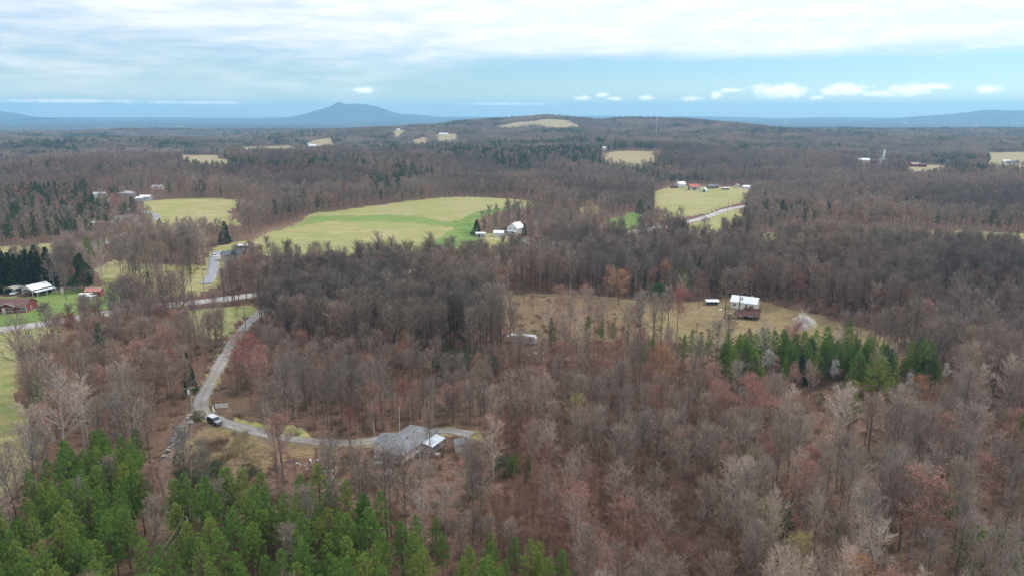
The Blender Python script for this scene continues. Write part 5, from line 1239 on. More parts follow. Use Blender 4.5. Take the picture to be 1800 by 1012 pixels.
def car(name, label, cat, px, py, rz, paint, L=4.5, W=1.8, Hh=1.45, rz_abs=None):
    o = empty(name, at(px, py) + Vector((0, 0, .16)), rz, label, cat); l = L / 2
    part('body', loft([(-l, .35), (-l + .1, .8), (-l * .55, .92), (l * .5, .9), (l * .97, .72), (l, .38), (l * .9, .25), (-l * .9, .25)], None, W / 2, W / 2 * .93), paint, o)
    part('roof', loft([(-l * .72, .93), (-l * .5, Hh), (l * .1, Hh), (l * .42, .93)], None, W / 2 * .9, W / 2 * .7), paint, o)
    for s in (-1, 1): m = MB(); y = s * W / 2; m.v = [Vector((-l * .62, y * .915, .97)), Vector((l * .33, y * .915, .97)), Vector((l * .07, y * .755, Hh - .1)), Vector((-l * .47, y * .755, Hh - .1))]; m.v += [v + Vector((0, s * .02, .012)) for v in m.v]; m.f = [(4, 5, 6, 7)[::s], (0, 1, 5, 4), (1, 2, 6, 5), (2, 3, 7, 6), (3, 0, 4, 7)]; m.m = [0] * 5; part('side_window', m, glass(), o)
    for a, b, nm in ((l * .42, l * .1, 'windscreen'), (-l * .72, -l * .5, 'rear_window')):
        s = 1 if a > 0 else -1; m = MB(); m.v = [Vector((a + .03 * s, -W * .41, .98)), Vector((a + .03 * s, W * .41, .98)), Vector((b + .05 * s, W * .34, Hh - .06)), Vector((b + .05 * s, -W * .34, Hh - .06))]; m.f = [(0, 1, 2, 3)[::s]]; m.m = [0]; m.v += [v - Vector((.05 * s, 0, .02)) for v in m.v]; m.f.append((4, 5, 6, 7)[::-s]); m.m.append(0); part(nm, m, glass(), o)
    for x in (-l * .62, l * .62):
        for y in (-W / 2 + .1, W / 2 - .1): wheel(o, x, y, .33)
    for y in (-W * .36, W * .36): part('headlight', bx((l * .95, y - .16, .62), (l * .995, y + .16, .74)), LAMP, o)
    return o
def heading(a, b): A, B = at(*a), at(*b); return math.degrees(math.atan2(B.y - A.y, B.x - A.x))
# the off-roader parked at the bend of the drive
jz = -38.0
j = empty('parked_offroader', at(378, 745) + Vector((0, 0, .2)), jz, 'black offroader with white roof and silver bonnet parked beside the gravel driveway', 'car')
part('body', loft([(-2.2, .5), (-2.2, 1.15), (.75, 1.15), (.8, 1.02), (2.0, .98), (2.1, .55), (1.9, .42), (-2.0, .42)], None, .92, .92), BLACK, j)
part('cabin', loft([(-2.16, 1.155), (-2.1, 1.78), (.35, 1.78), (.72, 1.155)], None, .88, .80), BLACK, j)
part('roof', loft([(-2.14, 1.785), (-2.1, 1.9), (.28, 1.9), (.42, 1.785)], None, .84, .76), M('dull_white_paint', (.55, .57, .59), .4, .08, 1), j)
part('bonnet', loft([(.78, 1.03), (.8, 1.14), (1.95, 1.06), (2.02, .99)], None, .78, .70), SILVER, j)
m = MB(); m.v = [Vector((.735, -.78, 1.18)), Vector((.735, .78, 1.18)), Vector((.40, .72, 1.75)), Vector((.40, -.72, 1.75)), Vector((.70, -.78, 1.17)), Vector((.70, .78, 1.17)), Vector((.37, .72, 1.74)), Vector((.37, -.72, 1.74))]
m.f = [(0, 1, 2, 3), (7, 6, 5, 4), (0, 4, 5, 1), (2, 6, 7, 3), (1, 5, 6, 2), (3, 7, 4, 0)]; m.m = [0] * 6; part('windscreen', m, glass(), j)
for s in (-1, 1):
    for x0, x1 in ((-2.0, -1.1), (-.98, -.22), (-.1, .5)): part('side_window', bx((x0, s * .855 - .012, 1.24), (x1, s * .855 + .012, 1.66)), glass(), j)
    for x in (-1.35, 1.35): wheel(j, x, s * .86, .42, .28); part('mudguard', bx((x - .58, s * .98 - .1, .88), (x + .58, s * .98 + .1, .96)), BLACK, j)
    part('headlight', bx((2.06, s * .52 - .12, .72), (2.13, s * .52 + .12, .92)), LAMP, j)
part('grille', bx((2.07, -.36, .66), (2.12, .36, .94)), STEEL, j); part('bumper', bx((2.08, -.85, .42), (2.3, .85, .58)), STEEL, j)
k = MB(); k.tube([Vector((-2.24, 0, 1.0)), Vector((-2.48, 0, 1.0))], [.4, .4], 14, cap=True); part('spare_wheel', k, RUBBER, j)
car('parked_car', 'white car parked on the paved drive by the slate roofed house', 'car', 378, 452, 62, CARW, 4.7, 1.9, 1.6)
car('moving_car', 'black car driving on the side road at left', 'car', 137, 447, heading((137, 447), (100, 466)), BLACK, 4.7, 1.85, 1.45)
car('parked_car', 'white car parked inside the tan carport', 'car', 25, 517, -80, CARW, 4.5, 1.8, 1.45)
car('parked_car', 'white car parked in front of the long white house beyond the farm field', 'car', 1307, 333, 5, CARW, 5.2, 2, 1.9)
car('parked_car', 'pale car parked at the foot of the farmstead drive', 'car', 930, 423, -10, SILVER, 4.5, 1.8, 1.45)
car('parked_car', 'white car parked right of the white double storey house in the trees', 'car', 1297, 434, 10, CARW, 4.8, 1.9, 1.6)
car('parked_car', 'silver car standing at the village road near the church', 'car', 1588, 288, 5, SILVER, 5, 1.9, 1.6)

# ---------------------------------------------------------------- brick house group at the left
f = at(47, 549); rb = 3.0; LB, WB = 15.5, 7.6
cb_ = f + Vector((-math.cos(R(rb)) * LB / 2, -math.sin(R(rb)) * LB / 2, 0)) + Vector((-math.sin(R(rb)), math.cos(R(rb)), 0)) * WB / 2; cb_.z = float(H(cb_.x, cb_.y)) - .1
bh = building('brick_house', 'red brick ranch house with brown roof and white trim on the green lawn', 'house', tuple(cb_), rb, LB, WB, 2.9, 1.9, BRICK, BROWNR, wins=[('f', 6.6, 1.0, 1.3, 1.1), ('f', -5.2, .9, 1.0, 1.2), ('r', -.6, 1.0, .9, 1.0)], over=.45)
pxc = 1.2; part('porch_wall', bx((pxc - 2.6, -WB / 2 - .9, -1), (pxc + 2.6, -WB / 2 + .01, 2.75)), BRICK, bh)
m = MB(); prism(m, [(pxc - 3.1, 2.62), (pxc, 4.0), (pxc + 3.1, 2.62), (pxc + 3.1, 2.8), (pxc, 4.18), (pxc - 3.1, 2.8)], -WB / 2 - 1.25, -WB / 2 + 2.2, 'y'); gr = part('porch_gable', m, BROWNR, bh)
m = MB(); prism(m, [(pxc - 2.55, 2.76), (pxc + 2.55, 2.76), (pxc, 3.95)], -WB / 2 - .85, -WB / 2 - .3, 'y'); part('gable_wall', m, BRICK, bh)
for s in (-1, 1): m = MB(); a = Vector((pxc, -WB / 2 - 1.27, 4.02)); b = Vector((pxc + s * 3.1, -WB / 2 - 1.27, 2.64)); m.v = [a, b, b + Vector((0, 0, .22)), a + Vector((0, 0, .22)), a + Vector((0, -.06, 0)), b + Vector((0, -.06, 0)), b + Vector((0, -.06, .22)), a + Vector((0, -.06, .22))]; m.f = [(4, 5, 6, 7), (7, 6, 2, 3), (5, 1, 2, 6), (0, 1, 5, 4)]; m.m = [0] * 4; part('barge_board', m, WHITEP, bh)
opening(bh, 'f', LB, WB + 1.8, pxc + .7, 1.0, 2.0, 1.2); opening(bh, 'f', LB, WB + 1.8, pxc - 1.4, .1, .95, 2.1, 'door', fill=WHITEP)
part('front_step', bx((pxc - 2.0, -WB / 2 - 2.3, -.6), (pxc + 2.5, -WB / 2 - .92, -.0)), CONC, bh)
for sx in (-1, 1): part('corner_board', bx((LB / 2 - .1 if sx > 0 else -LB / 2 - .03, -WB / 2 - .04, -.5), (LB / 2 + .03 if sx > 0 else -LB / 2 + .1, -WB / 2 + .1, 2.75)), WHITEP, bh)
part('fascia', bx((-LB / 2 - .3, -WB / 2 - .5, 2.5), (pxc - 3.15, -WB / 2 - .46, 2.66)), WHITEP, bh); part('fascia', bx((pxc + 3.15, -WB / 2 - .5, 2.5), (LB / 2 + .3, -WB / 2 - .46, 2.66)), WHITEP, bh)
def carport(label, px, py, rz, L, W, h, rh, roof, side):
    """ridge along local x, open front at -x"""
    o = empty('carport', at(px, py), rz, label, 'carport'); part('roof', gable_roof(L, W, h, rh, .3, .1), roof, o)
    for x in (-L / 2, -L / 6, L / 6, L / 2):
        for y in (-W / 2, W / 2): part('post', bx((x - .08, y - .08, -.4), (x + .08, y + .08, h)), side, o)
    m = MB(); prism(m, [(-W / 2, h), (0, h + rh), (W / 2, h), (W / 2 - .5, h - .9), (W / 2 - .9, h - .25), (0, h + .1), (-W / 2 + .9, h - .25), (-W / 2 + .5, h - .9)], -L / 2 - .05, -L / 2 + .05); part('front_arch', m, side, o)
    part('back_wall', bx((L / 2 - .1, -W / 2 + .1, -.3), (L / 2 - .04, W / 2 - .1, h)), DARKV if roof is WHITER else side, o); part('side_panel', bx((-L / 2, W / 2 - .03, .9), (L / 2 - .12, W / 2 + .03, h - .02)), side, o); return o  # back wall of the white carport coloured near-black as its inside shade
cp = carport('white gabled metal carport beside the brick house', 66, 516, 68, 8.5, 6.4, 2.9, 1.5, WHITER, WHITEP)
part('lean_roof', bx((-4.4, -6.2, 2.2), (4.3, -3.55, 2.28)), WHITER, cp)
for x in (-4.2, 0, 4.1): part('post', bx((x - .07, -6.1, -.4), (x + .07, -5.96, 2.2)), WHITEP, cp)
carport('tan open carport with a car, before the evergreen screen', 28, 514, 78, 6.2, 5.6, 2.4, .7, M('tan_metal', (.40, .37, .31), .6, .1, .6), M('tan_metal', (.4, .37, .31)))
building('shed', 'red wooden shed with faded red roof beside the dark spruce', 'shed', (167, 519), 4, 6.2, 3.4, 2.2, .9, REDW, M('faded_red_roof', (.44, .19, .16), .7, .15, .5), doors=[('f', -.4, .9, 1.8)], wins=[('f', .9, .9, .8, .8)])
building('shed', 'low grey shed with flat pale roof, left of the pair before the red shed', 'shed', (151, 523), 4, 3.8, 2.4, 1.7, .25, GREYW, WHITER); building('shed', 'grey shed with pale roof, front one before the red shed', 'shed', (161, 527), 4, 3.6, 2.2, 1.9, .25, GREYW, WHITER, doors=[('f', .3, .8, 1.5)])
m = MB(); m.tube([Vector((0, 0, -.2)), Vector((0, 0, 2.0)), Vector((0, 0, 2.5))], [.65, .65, .3], 12, cap=True); o = part('water_tank', m, BEIGE, None, True); o.location = at(110, 516); tag(o, 'small pale upright tank behind the lawn tree', 'tank')
bush(72, 546, 11, 'round green bush right of the brick house', 'E', 2); bush(80, 540, 8, 'dark green bush behind the round lawn bush', 'G', 1, 'evergreen_bush'); bush(58, 541, 6, 'small dark bush at the corner of the brick house', 'G', 1, 'evergreen_bush'); bush(178, 533, 6, 'small dark bush at the foot of the forked tree', 'G', 1, 'evergreen_bush'); bush(218, 534, 9, 'olive bush in front of the grove by the main road', 'E', 2)
heap('red_shrub_bed', 'rust red shrub bed at the lawn edge by the main road', 'shrub bed', 167, 547, 2.6, 1.2, 1.2, BUDR)

# --- slate roofed house, its shed
building('house', 'grey house with dark slate blue roof at the end of the paved drive', 'house', (412, 455), 40, 11.5, 7.4, 2.8, 1.9, M('pale_siding', (.46, .47, .47), .7, .1, .8), SLATE, wins=[('f', -3, .9, 1.1, 1.1), ('f', 2.5, .9, 1.1, 1.1), ('r', 0, .9, 1, 1.1)], doors=[('f', 0, 1, 2)])
sh = building('shed', 'long white roofed shed with dark bays behind the slate roofed house', 'shed', (430, 438), 4, 6.8, 3.0, 2.3, .5, GREYW, WHITER)
for i in range(6): part('bay_shade', bx((-3.1 + i * 1.05, -1.56, .5), (-2.4 + i * 1.05, -1.49, 1.7)), DARKV, sh)  # near-black panels on the wall stand in for shaded open bays
# --- farmstead by the hay field
fh = building('farmhouse', 'white farmhouse with white metal roof at the farmstead by the hay field', 'house', (907, 411), 60, 9.0, 7.4, 4.2, 3.0, WHITE, WHITER, wins=[('l', 1.6, 3.3, .9, 1.2), ('l', -1.6, 3.3, .9, 1.2), ('l', 0, .8, .9, 1.2), ('f', 1, .8, .9, 1.2)], chimney=(1.5, 1.4, .7, 7.6))
m = MB(); prism(m, [(-3.9, 2.35), (3.9, 2.35), (3.9, 2.47), (-3.9, 2.47)], -4.5 - 2.2, -4.5, 'x'); part('porch_roof', m, WHITER, fh)
for y in (-3.6, 0, 3.6): part('porch_post', bx((-6.6, y - .08, -.6), (-6.44, y + .08, 2.35)), WHITEP, fh)
building('shed', 'grey plank shed with pale roof at the edge of the hay field', 'shed', (845, 417), -3, 5.6, 3.4, 2.5, .55, M('blue_grey_board', (.30, .32, .34), .8, .15, 1), WHITER, doors=[('f', -.8, 1.2, 1.9)], door_m=DARKV)
building('shed', 'white barn roofed shed beside the farmstead drive', 'shed', (877, 415), -6, 6.2, 3.9, 2.3, 1.2, WHITE, WHITER, doors=[('r', 0, 1.8, 1.9)], door_m=DARKV)
ex = empty('excavator', at(946, 420), 10, 'orange excavator standing right of the white farmstead house', 'excavator')
for y in (-1.0, 1.0): part('track', bx((-1.7, y - .28, -.1), (1.7, y + .28, .75)), BLACK, ex)
part('body', bx((-1.6, -1.15, .8), (1.2, 1.15, 1.9)), ORANGE, ex); part('cab', bx((.0, .2, 1.91), (1.15, 1.1, 2.85)), ORANGE, ex); part('cab_window', bx((.2, .15, 2.05), (1.2, 1.05, 2.7)), glass(), ex)
m = MB(); m.tube([Vector((1.0, -.3, 1.5)), Vector((2.6, -.3, 3.4)), Vector((4.0, -.3, 2.9))], [.28, .3, .2], 4); part('boom', m, ORANGE, ex); m = MB(); m.tube([Vector((4.0, -.3, 3.1)), Vector((4.5, -.3, 1.2))], [.2, .14], 4); part('arm', m, ORANGE, ex); part('bucket', bx((4.0, -.75, .3), (4.7, .15, 1.2)), STEEL, ex)
ex = empty('tractor', at(914, 415), -20, 'small red tractor in front of the white farmstead house', 'tractor'); part('body', bx((-.9, -.45, .5), (1.3, .45, 1.2)), ORANGE, ex); part('seat', bx((-.9, -.25, 1.22), (-.5, .25, 1.6)), BLACK, ex)
for x, r in ((-.6, .6), (.9, .38)):
    for y in (-.7, .7): wheel(ex, x, y, r, .3)
# --- houses half hidden in the far trees
building('house', 'slate roofed house half hidden in trees below the main road', 'house', (1150, 436), -20, 10, 7, 2.8, 2.2, WHITE, M('blue_roof', (.2, .23, .29), .7, .2, .8), wins=[('f', -2, .9, 1, 1.1), ('f', 2, .9, 1, 1.1)])
dh = building('house', 'weathered white double storey house seen between trees below the main road', 'house', (1253, 436), 5, 7.6, 6, 4.4, 1.5, WHITE, TIN, wins=[('f', -2.2, 3.0, .9, 1), ('f', 0, 3.0, .9, 1), ('f', 2.2, 3.0, .9, 1), ('f', 2.2, .8, .9, 1.2)], doors=[('f', 0, 1, 2)])
part('porch_roof', bx((-3.9, -4.9, 2.35), (3.9, -3.04, 2.47)), TIN, dh)
for x in (-3.6, 0, 3.6): part('porch_post', bx((x - .08, -4.8, -.6), (x + .08, -4.64, 2.35)), WHITEP, dh)
building('shed', 'low tin roofed shed in trees left of the slate roofed hidden house', 'shed', (1112, 431), 0, 7, 4, 2.2, .6, WOODG, TIN); building('shed', 'low pale shed in trees right of the slate roofed hidden house', 'shed', (1172, 440), 0, 5, 3, 1.8, .5, WHITE, TIN)
# --- the clearing: white farmhouse, rusty shed, little shed, caravan
wf = building('farmhouse', 'white farmhouse with pale metal roof and two chimneys on the clearing', 'house', (1309, 541), -30, 10.4, 5.8, 3.0, 1.9, WHITE, WHITER, wins=[('f', 3.6, 1.0, .9, 1.2), ('f', 1.2, 1.0, .9, 1.2), ('f', -3.6, 1.0, .9, 1.2), ('r', 0, 1.2, .8, 1.1), ('l', 0, 1.1, .9, 1.1)], chimney=(2.6, .9, .55, 5.2))
part('chimney', bx((-1.2, -2.0, 2.6), (-.6, -1.4, 5.0)), CONC, wf); part('back_wing', wall_mesh(4, 4, 2.6), WHITE, wf).location = (-3.2, 3.6, 0)
rs = empty('barn', at(1319, 559), -22, 'collapsing grey board barn with rusty sagging roof before the white farmhouse', 'barn')
part('wall', wall_mesh(4.2, 3.6, 2.5, 1.2), WOODG, rs).location = (1.2, .6, 0)
m = MB(); prism(m, [(-3.6, 1.55), (-.2, 3.05), (.6, 3.9), (2.9, 2.5), (2.9, 2.62), (.6, 4.02), (-.2, 3.17), (-3.6, 1.67)], -3.0, 3.7); part('roof', m, RUST, rs)
m = MB(); m.v = [Vector((-6.2, -3.3, 1.5)), Vector((-2.4, -3.5, 1.75)), Vector((-2.4, 1.4, 2.9)), Vector((-6.0, 1.2, 2.5))]; m.v += [v + Vector((0, 0, .1)) for v in m.v]; m.f = [(3, 2, 1, 0), (4, 5, 6, 7), (0, 1, 5, 4), (1, 2, 6, 5), (2, 3, 7, 6), (3, 0, 4, 7)]; m.m = [0] * 6; part('lean_roof', m, RUST, rs, label='low sagging rusty lean-to roof')
for x, y, z in ((-6.0, -3.1, 1.5), (-4.2, -3.2, 1.6), (-2.5, -3.3, 1.7), (0, -3.4, 1.6), (2.8, -3.4, 1.6), (-5.8, 1.0, 2.4)): part('post', bx((x - .08, y - .08, -.5), (x + .08, y + .08, z)), WOODB, rs)
part('chimney', bx((-.9, .4, 2.6), (-.2, 1.1, 4.9)), BRICK, rs); part('opening', bx((-.6, -1.26, .1), (.6, -1.18, 2.0)), DARKV, rs); part('gable_window', bx((3.27, .5, 2.5), (3.34, 1.1, 3.2)), DARKV, rs); part('under_roof_shade', bx((-2.3, -1.0, 0), (-1.0, 1.5, 1.9)), DARKV, rs)  # near-black boxes put shade into the opening, window and space under the roof
part('loose_sheet', bx((-1.0, -3.75, 1.62), (1.2, -3.1, 1.7)), TIN, rs)
s_ = building('shed', 'small white roofed open shed left of the white farmhouse', 'shed', (1251, 535), -3, 5.0, 2.6, 1.7, .5, WOODG, WHITER)
for i in range(3): part('bay_shade', bx((-2.2 + i * 1.5, -1.36, .2), (-1.1 + i * 1.5, -1.29, 1.4)), DARKV, s_)  # shade of the open bays given as near-black panels
cv = empty('caravan', at(919, 603), -13, 'long grey weathered caravan standing in the clearing', 'caravan'); LC = 9.6
WEATH = M('weathered_panel', (.42, .425, .43), .5, .38, .9)
part('body', loft([(-LC / 2, .7), (-LC / 2, 2.5), (-LC / 2 + .5, 3.0), (LC / 2 - .6, 3.0), (LC / 2, 2.2), (LC / 2 - .1, .8), (LC / 2 - .6, .6), (-LC / 2 + .2, .6)], None, 1.25, 1.22), WEATH, cv)
part('roof', loft([(-LC / 2 + .5, 3.005), (-LC / 2 + .6, 3.08), (LC / 2 - .8, 3.08), (LC / 2 - .6, 3.005)], None, 1.18, 1.1), WEATH, cv)
for x, w in ((-3.4, .9), (-2.2, .5), (.4, 1.1), (2.6, .9)): part('window', bx((x, -1.29, 1.7), (x + w, -1.215, 2.3)), glass(), cv)
part('door', bx((-1.3, -1.29, .75), (-.6, -1.22, 2.6)), WHITEP, cv); part('end_window', bx((-LC / 2 - .03, -.7, 1.5), (-LC / 2 + .02, .7, 2.3)), glass(), cv); part('slide_out', bx((-LC / 2 - .9, -1.1, .9), (-LC / 2 - .02, .9, 2.4)), WEATH, cv)
for x, z in ((-2.5, 3.1), (-.5, 3.1), (1.6, 3.1)): part('roof_vent', bx((x, -.3, 3.08), (x + .5, .3, 3.25)), CARW, cv)
part('stripe', bx((-LC / 2 + .3, -1.268, 1.15), (LC / 2 - .7, -1.235, 1.3)), STEEL, cv)
for x in (-.5, .6):
    for y in (-1.05, 1.05): wheel(cv, x, y, .36)
part('drawbar', bx((LC / 2 - .1, -.1, .5), (LC / 2 + 1.1, .1, .62)), STEEL, cv)
for i, (px, py, s) in enumerate([(940, 622, .9), (948, 620, .7), (955, 622, .6), (930, 624, .6), (962, 619, .5)]):
    m = MB()
    for k in range(3): q = Vector((random.uniform(-.8, .8) * s, random.uniform(-.5, .5) * s, 0)); m.box(tuple(q - Vector((.5 * s, .3 * s, .3))), tuple(q + Vector((.5 * s, .3 * s, random.uniform(.2, .7) * s))))
    o = part('scrap', m, [CARW, STEEL, TIN][i % 3], None); o.location = at(px, py); o.rotation_euler.z = i; tag(o, ['white scrap heap nearest the caravan', 'dull steel scrap heap behind the caravan yard trees', 'tin scrap heap in the caravan yard', 'white scrap lump left of the scrap heaps by the caravan', 'dull steel scrap lump farthest right by the caravan'][i], 'scrap')
t_ = empty('trough', at(996, 634), 5, 'small white trough on the ground right of the caravan', 'trough'); part('basin', bx((-.9, -.4, .2), (.9, .4, .75)), CARW, t_)
for x in (-.7, .7): part('leg', bx((x - .08, -.35, -.2), (x + .08, .35, .2)), STEEL, t_)
for i, (px, py) in enumerate([(1266, 545), (1283, 552)]):
    m = MB(); m.box((-.6, -.4, -.1), (.6, .4, .5)); m.box((-.3, -.9, -.1), (.2, -.5, .35)); o = part('scrap', m, CARW, None); o.location = at(px, py); tag(o, ['white lumps on the grass left of the tall yard tree', 'white lumps on the grass between the two tall yard trees'][i], 'scrap')
# --- farm row beyond the farm field
building('house', 'white house with pale roof at the left end of the farm row', 'house', (1196, 330), 25, 9, 7, 4.2, 2.2, WHITE, WHITER, wins=[('f', -2, 1, .9, 1.2), ('f', 2, 1, .9, 1.2), ('l', 0, 1, .9, 1.2)])
building('barn', 'grey barn with red metal roof in the farm row', 'barn', (1219, 334), 2, 10.5, 7.5, 3.4, 2.8, WOODG, REDR, doors=[('f', -3.4, 1.6, 2.4), ('f', 3.4, 1.6, 2.4)], door_m=WHITEP)
building('shed', 'low dark open shed left of the red roofed barn', 'shed', (1184, 331), 0, 7, 4, 1.8, .7, WOODB, RUST); building('shed', 'white arched roof shelter in front of the red roofed barn', 'shed', (1238, 337), 68, 6, 5.6, 1.8, 2.0, WHITE, WHITER, doors=[('l', 0, 2.4, 1.8)], door_m=DARKV)
building('shed', 'dark weathered shed in the middle of the farm row', 'shed', (1249, 332), 10, 7, 6, 3, 1.8, WOODG, SHING); building('shed', 'small brown hut in the middle of the farm row', 'shed', (1259, 331), 0, 4.5, 4, 2.4, 1.8, WOODB, SHING); building('shed', 'low tin roofed shed near the right of the farm row', 'shed', (1275, 334), 0, 7, 4.5, 2, .7, WOODG, TIN)
building('shed', 'small cream cottage left of the long white house', 'shed', (1295, 331), 70, 5.5, 5, 2.8, 2.0, M('cream_board', (.52, .47, .38), .7, .1, 1), TIN); building('house', 'long white house with dark roof at the right end of the farm row', 'house', (1328, 333), -3, 20, 8.5, 3.0, 1.4, WHITE, SHING, wins=[('f', u, 1, 1.1, 1.1) for u in (-7, -4, -1, 3, 6)], doors=[('f', 1, 1, 2)])
building('garage', 'white garage joined left of the long white house', 'garage', (1311, 333), -3, 6.5, 7, 3.2, 1.2, WHITE, WHITER); building('house', 'dark peaked roof house behind the long white house', 'house', (1334, 330), 40, 9, 8, 3.6, 3.4, GREYW, SLATE)
# --- houses by the side road
building('house', 'grey roofed long house half hidden by trees beside the side road', 'house', (222, 391), 8, 13, 7, 2.8, 1.9, WHITE, TIN, wins=[('f', -3, 1, 1, 1.1), ('f', 3, 1, 1, 1.1)]); building('shed', 'white roofed lean shed behind the long house by the side road', 'shed', (240, 385), 5, 6, 3.5, 2.4, .5, WHITE, TIN)
building('shed', 'pale shed left of the long house by the side road', 'shed', (205, 395), 5, 5, 4, 2.2, .8, GREYW, TIN); building('barn', 'pale metal barn with stepped white roof at the stubble field edge', 'barn', (257, 352), 6, 8.5, 6.5, 3.2, 1.0, M('bluish_metal', (.4, .42, .46), .5, .12, .8), WHITER)
building('barn', 'lower metal annex left of the stepped roof barn', 'barn', (247, 353), 6, 6, 5.5, 2.5, .7, M('bluish_metal', (.4, .42, .46)), WHITER); building('house', 'white house left of the red tree beyond the side road', 'house', (176, 348), 10, 9, 7, 3.4, 1.5, WHITE, TIN, wins=[('f', 0, 1.2, 1, 1.1)])
building('house', 'grey hipped house behind the stubble field', 'house', (224, 345), 0, 12, 8, 2.6, 2, GREYW, TIN, hip=True); building('house', 'white roofed house deep in the wood above the stubble field', 'house', (278, 333), 0, 9, 6, 2.6, 1.2, WHITE, TIN); building('shed', 'white shed below the red budding trees by the side road', 'shed', (187, 358), 0, 4, 3, 2.4, .8, WHITE, WHITER)
building('house', 'low grey house far left beside the side road wood', 'house', (172, 398), 12, 8, 6, 2.6, 1.0, GREYW, TIN)
# --- church and village on the right
ch = building('church', 'white church with a tall pointed steeple in the far wood', 'church', (1551, 286), 75, 15, 9, 5.5, 4.5, WHITE, SHING, wins=[('l', 0, 2, 1.4, 2.4)])
m = MB(); m.tube([Vector((-6.2, 0, 8)), Vector((-6.2, 0, 14))], [1.7, 1.6], 4, cap=True); part('tower', m, WHITEP, ch); m = MB(); m.tube([Vector((-6.2, 0, 13.9)), Vector((-6.2, 0, 22))], [1.8, .05], 6); part('spire', m, WHITEP, ch)
VIL = [(1518, 285, 16, WHITE, WHITER, 'low white building left of the church'), (1535, 287, 9, BRICK, BROWNR, 'small brown roofed house left of the church'), (1608, 293, 14, BRICK, M('tan_roof', (.36, .24, .2), .8, .2, .8), 'long tan roofed brick house right of the church'), (1622, 294, 9, BRICK, BROWNR, 'brown roofed annex beside the tan roofed brick house'), (1669, 288, 6, WHITE, WHITER, 'tall narrow white building between dark village evergreens'), (1778, 290, 20, WHITE, SLATE, 'large white gabled house at the right edge by the village field'), (1768, 288, 10, GREYW, TIN, 'grey annex beside the large white gabled house'),
       (1667, 246, 14, WHITE, WHITER, 'white house far off above the village'), (1699, 251, 12, M('pink_board', (.5, .34, .3), .8, .1, 1), REDR, 'reddish house far off above the village'), (1735, 252, 16, WHITE, WHITER, 'white long house far off above the village field'), (1345, 240, 14, WHITE, WHITER, 'white house speck in the far right woods'), (1715, 223, 40, WHITE, WHITER, 'pale large building far off on the right plain'), (1590, 216, 40, WHITE, WHITER, 'white building block far off on the plain'),
       (1168, 236, 16, WHITE, WHITER, 'white house on the slope below the ridge'), (1048, 238, 18, WHITE, WHITER, 'white long house below the ridge field'), (1046, 235, 8, WHITE, WHITER, 'white narrow house behind the long house below the ridge field'), (1004, 242, 14, WHITE, WHITER, 'pale low house left of the long house below the ridge field'), (1063, 264, 9, WHITE, TIN, 'pale house beside the field in the far middle'), (550, 259, 18, WHITE, WHITER, 'white roofed farm building among the far left fields'), (544, 256, 10, WHITE, TIN, 'pale house beside the white roofed far farm building'), (603, 262, 20, WHITE, WHITER, 'long white building right of the far left fields'),
       (442, 272, 8, WHITE, WHITER, 'small white house below the far left field'), (500, 269, 10, WHITE, TIN, 'pale house speck at the end of the far left field'), (472, 254, 7, WHITE, WHITER, 'white house dot above the far left field'), (150, 290, 12, WHITE, WHITER, 'white roofed house in the far left wood'), (98, 294, 10, GREYW, TIN, 'grey house in the far left wood'), (10, 292, 14, GREYW, TIN, 'grey roofed house at the far left edge'), (232, 251, 16, WHITE, WHITER, 'pale building on the far left rise'), (316, 234, 22, WHITE, WHITER, 'pale farm building on the blue plain at left'), (340, 227, 30, WHITE, WHITER, 'tiny white building far out on the blue plain at left'),
       (780, 238, 24, WHITE, WHITER, 'long pale building on the hillside left of the ridge'), (700, 230, 12, WHITE, WHITER, 'pale house on the hill crest left of the ridge'), (560, 240, 8, WHITE, TIN, 'pale house near the tan hillside field'), (1745, 236, 10, WHITE, TIN, 'pale house high in the right woods')]
for px, py, L, w, r, lab in VIL: building('house', lab, 'house', (px, py), random.uniform(-20, 20), L, min(9, L * .6), 3.6, 2.2, w, r)
mt_ = empty('radio_mast', at(1186, 207), 20, 'tall thin radio mast on the ridge', 'mast'); hm = 62
for k in range(3): a = k * 2.094; m = MB(); m.tube([Vector((math.cos(a) * 1.3, math.sin(a) * 1.3, -2)), Vector((math.cos(a) * .5, math.sin(a) * .5, hm))], [.22, .16], 4); part('leg', m, STEEL, mt_)
m = MB()
for i in range(26):
    z = i / 26 * hm; z2 = (i + 1) / 26 * hm; r1 = 1.3 - .8 * z / hm; r2 = 1.3 - .8 * z2 / hm
    for k in range(3): a, b = k * 2.094, (k + 1) * 2.094; m.tube([Vector((math.cos(a) * r1, math.sin(a) * r1, z)), Vector((math.cos(b) * r2, math.sin(b) * r2, z2))], [.09, .09], 3)
part('bracing', m, STEEL, mt_)
mt_ = empty('radio_mast', at(1153, 247), 20, 'pale slender radio mast in the wood below the ridge', 'mast'); m = MB(); m.tube([Vector((0, 0, -1)), Vector((0, 0, 50))], [.5, .28], 8, cap=True); part('shaft', m, M('galvanised', (.5, .5, .5)), mt_)
for z in (44, 48): part('antenna_ring', bx((-.9, -.9, z), (.9, .9, z + 1.2)), WHITEP, mt_)
wt = empty('water_tower', at(1381, 220), 0, 'white water tower far out on the right plain', 'water tower'); hw = 46
for k in range(5): a = k * 1.257; m = MB(); m.tube([Vector((math.cos(a) * 9, math.sin(a) * 9, -2)), Vector((math.cos(a) * 7, math.sin(a) * 7, hw * .65))], [.9, .8], 5); part('leg', m, WHITEP, wt)
m = MB(); m.tube([Vector((0, 0, hw * .6 + z)) for z in (0, 3, 8, 14, 18, 20)], [2, 9, 11.5, 11, 7, .4], 16, cap=True); part('tank', m, WHITEP, wt, True); m = MB(); m.tube([Vector((0, 0, -2)), Vector((0, 0, hw * .61))], [1.6, 1.6], 8); part('riser', m, WHITEP, wt)

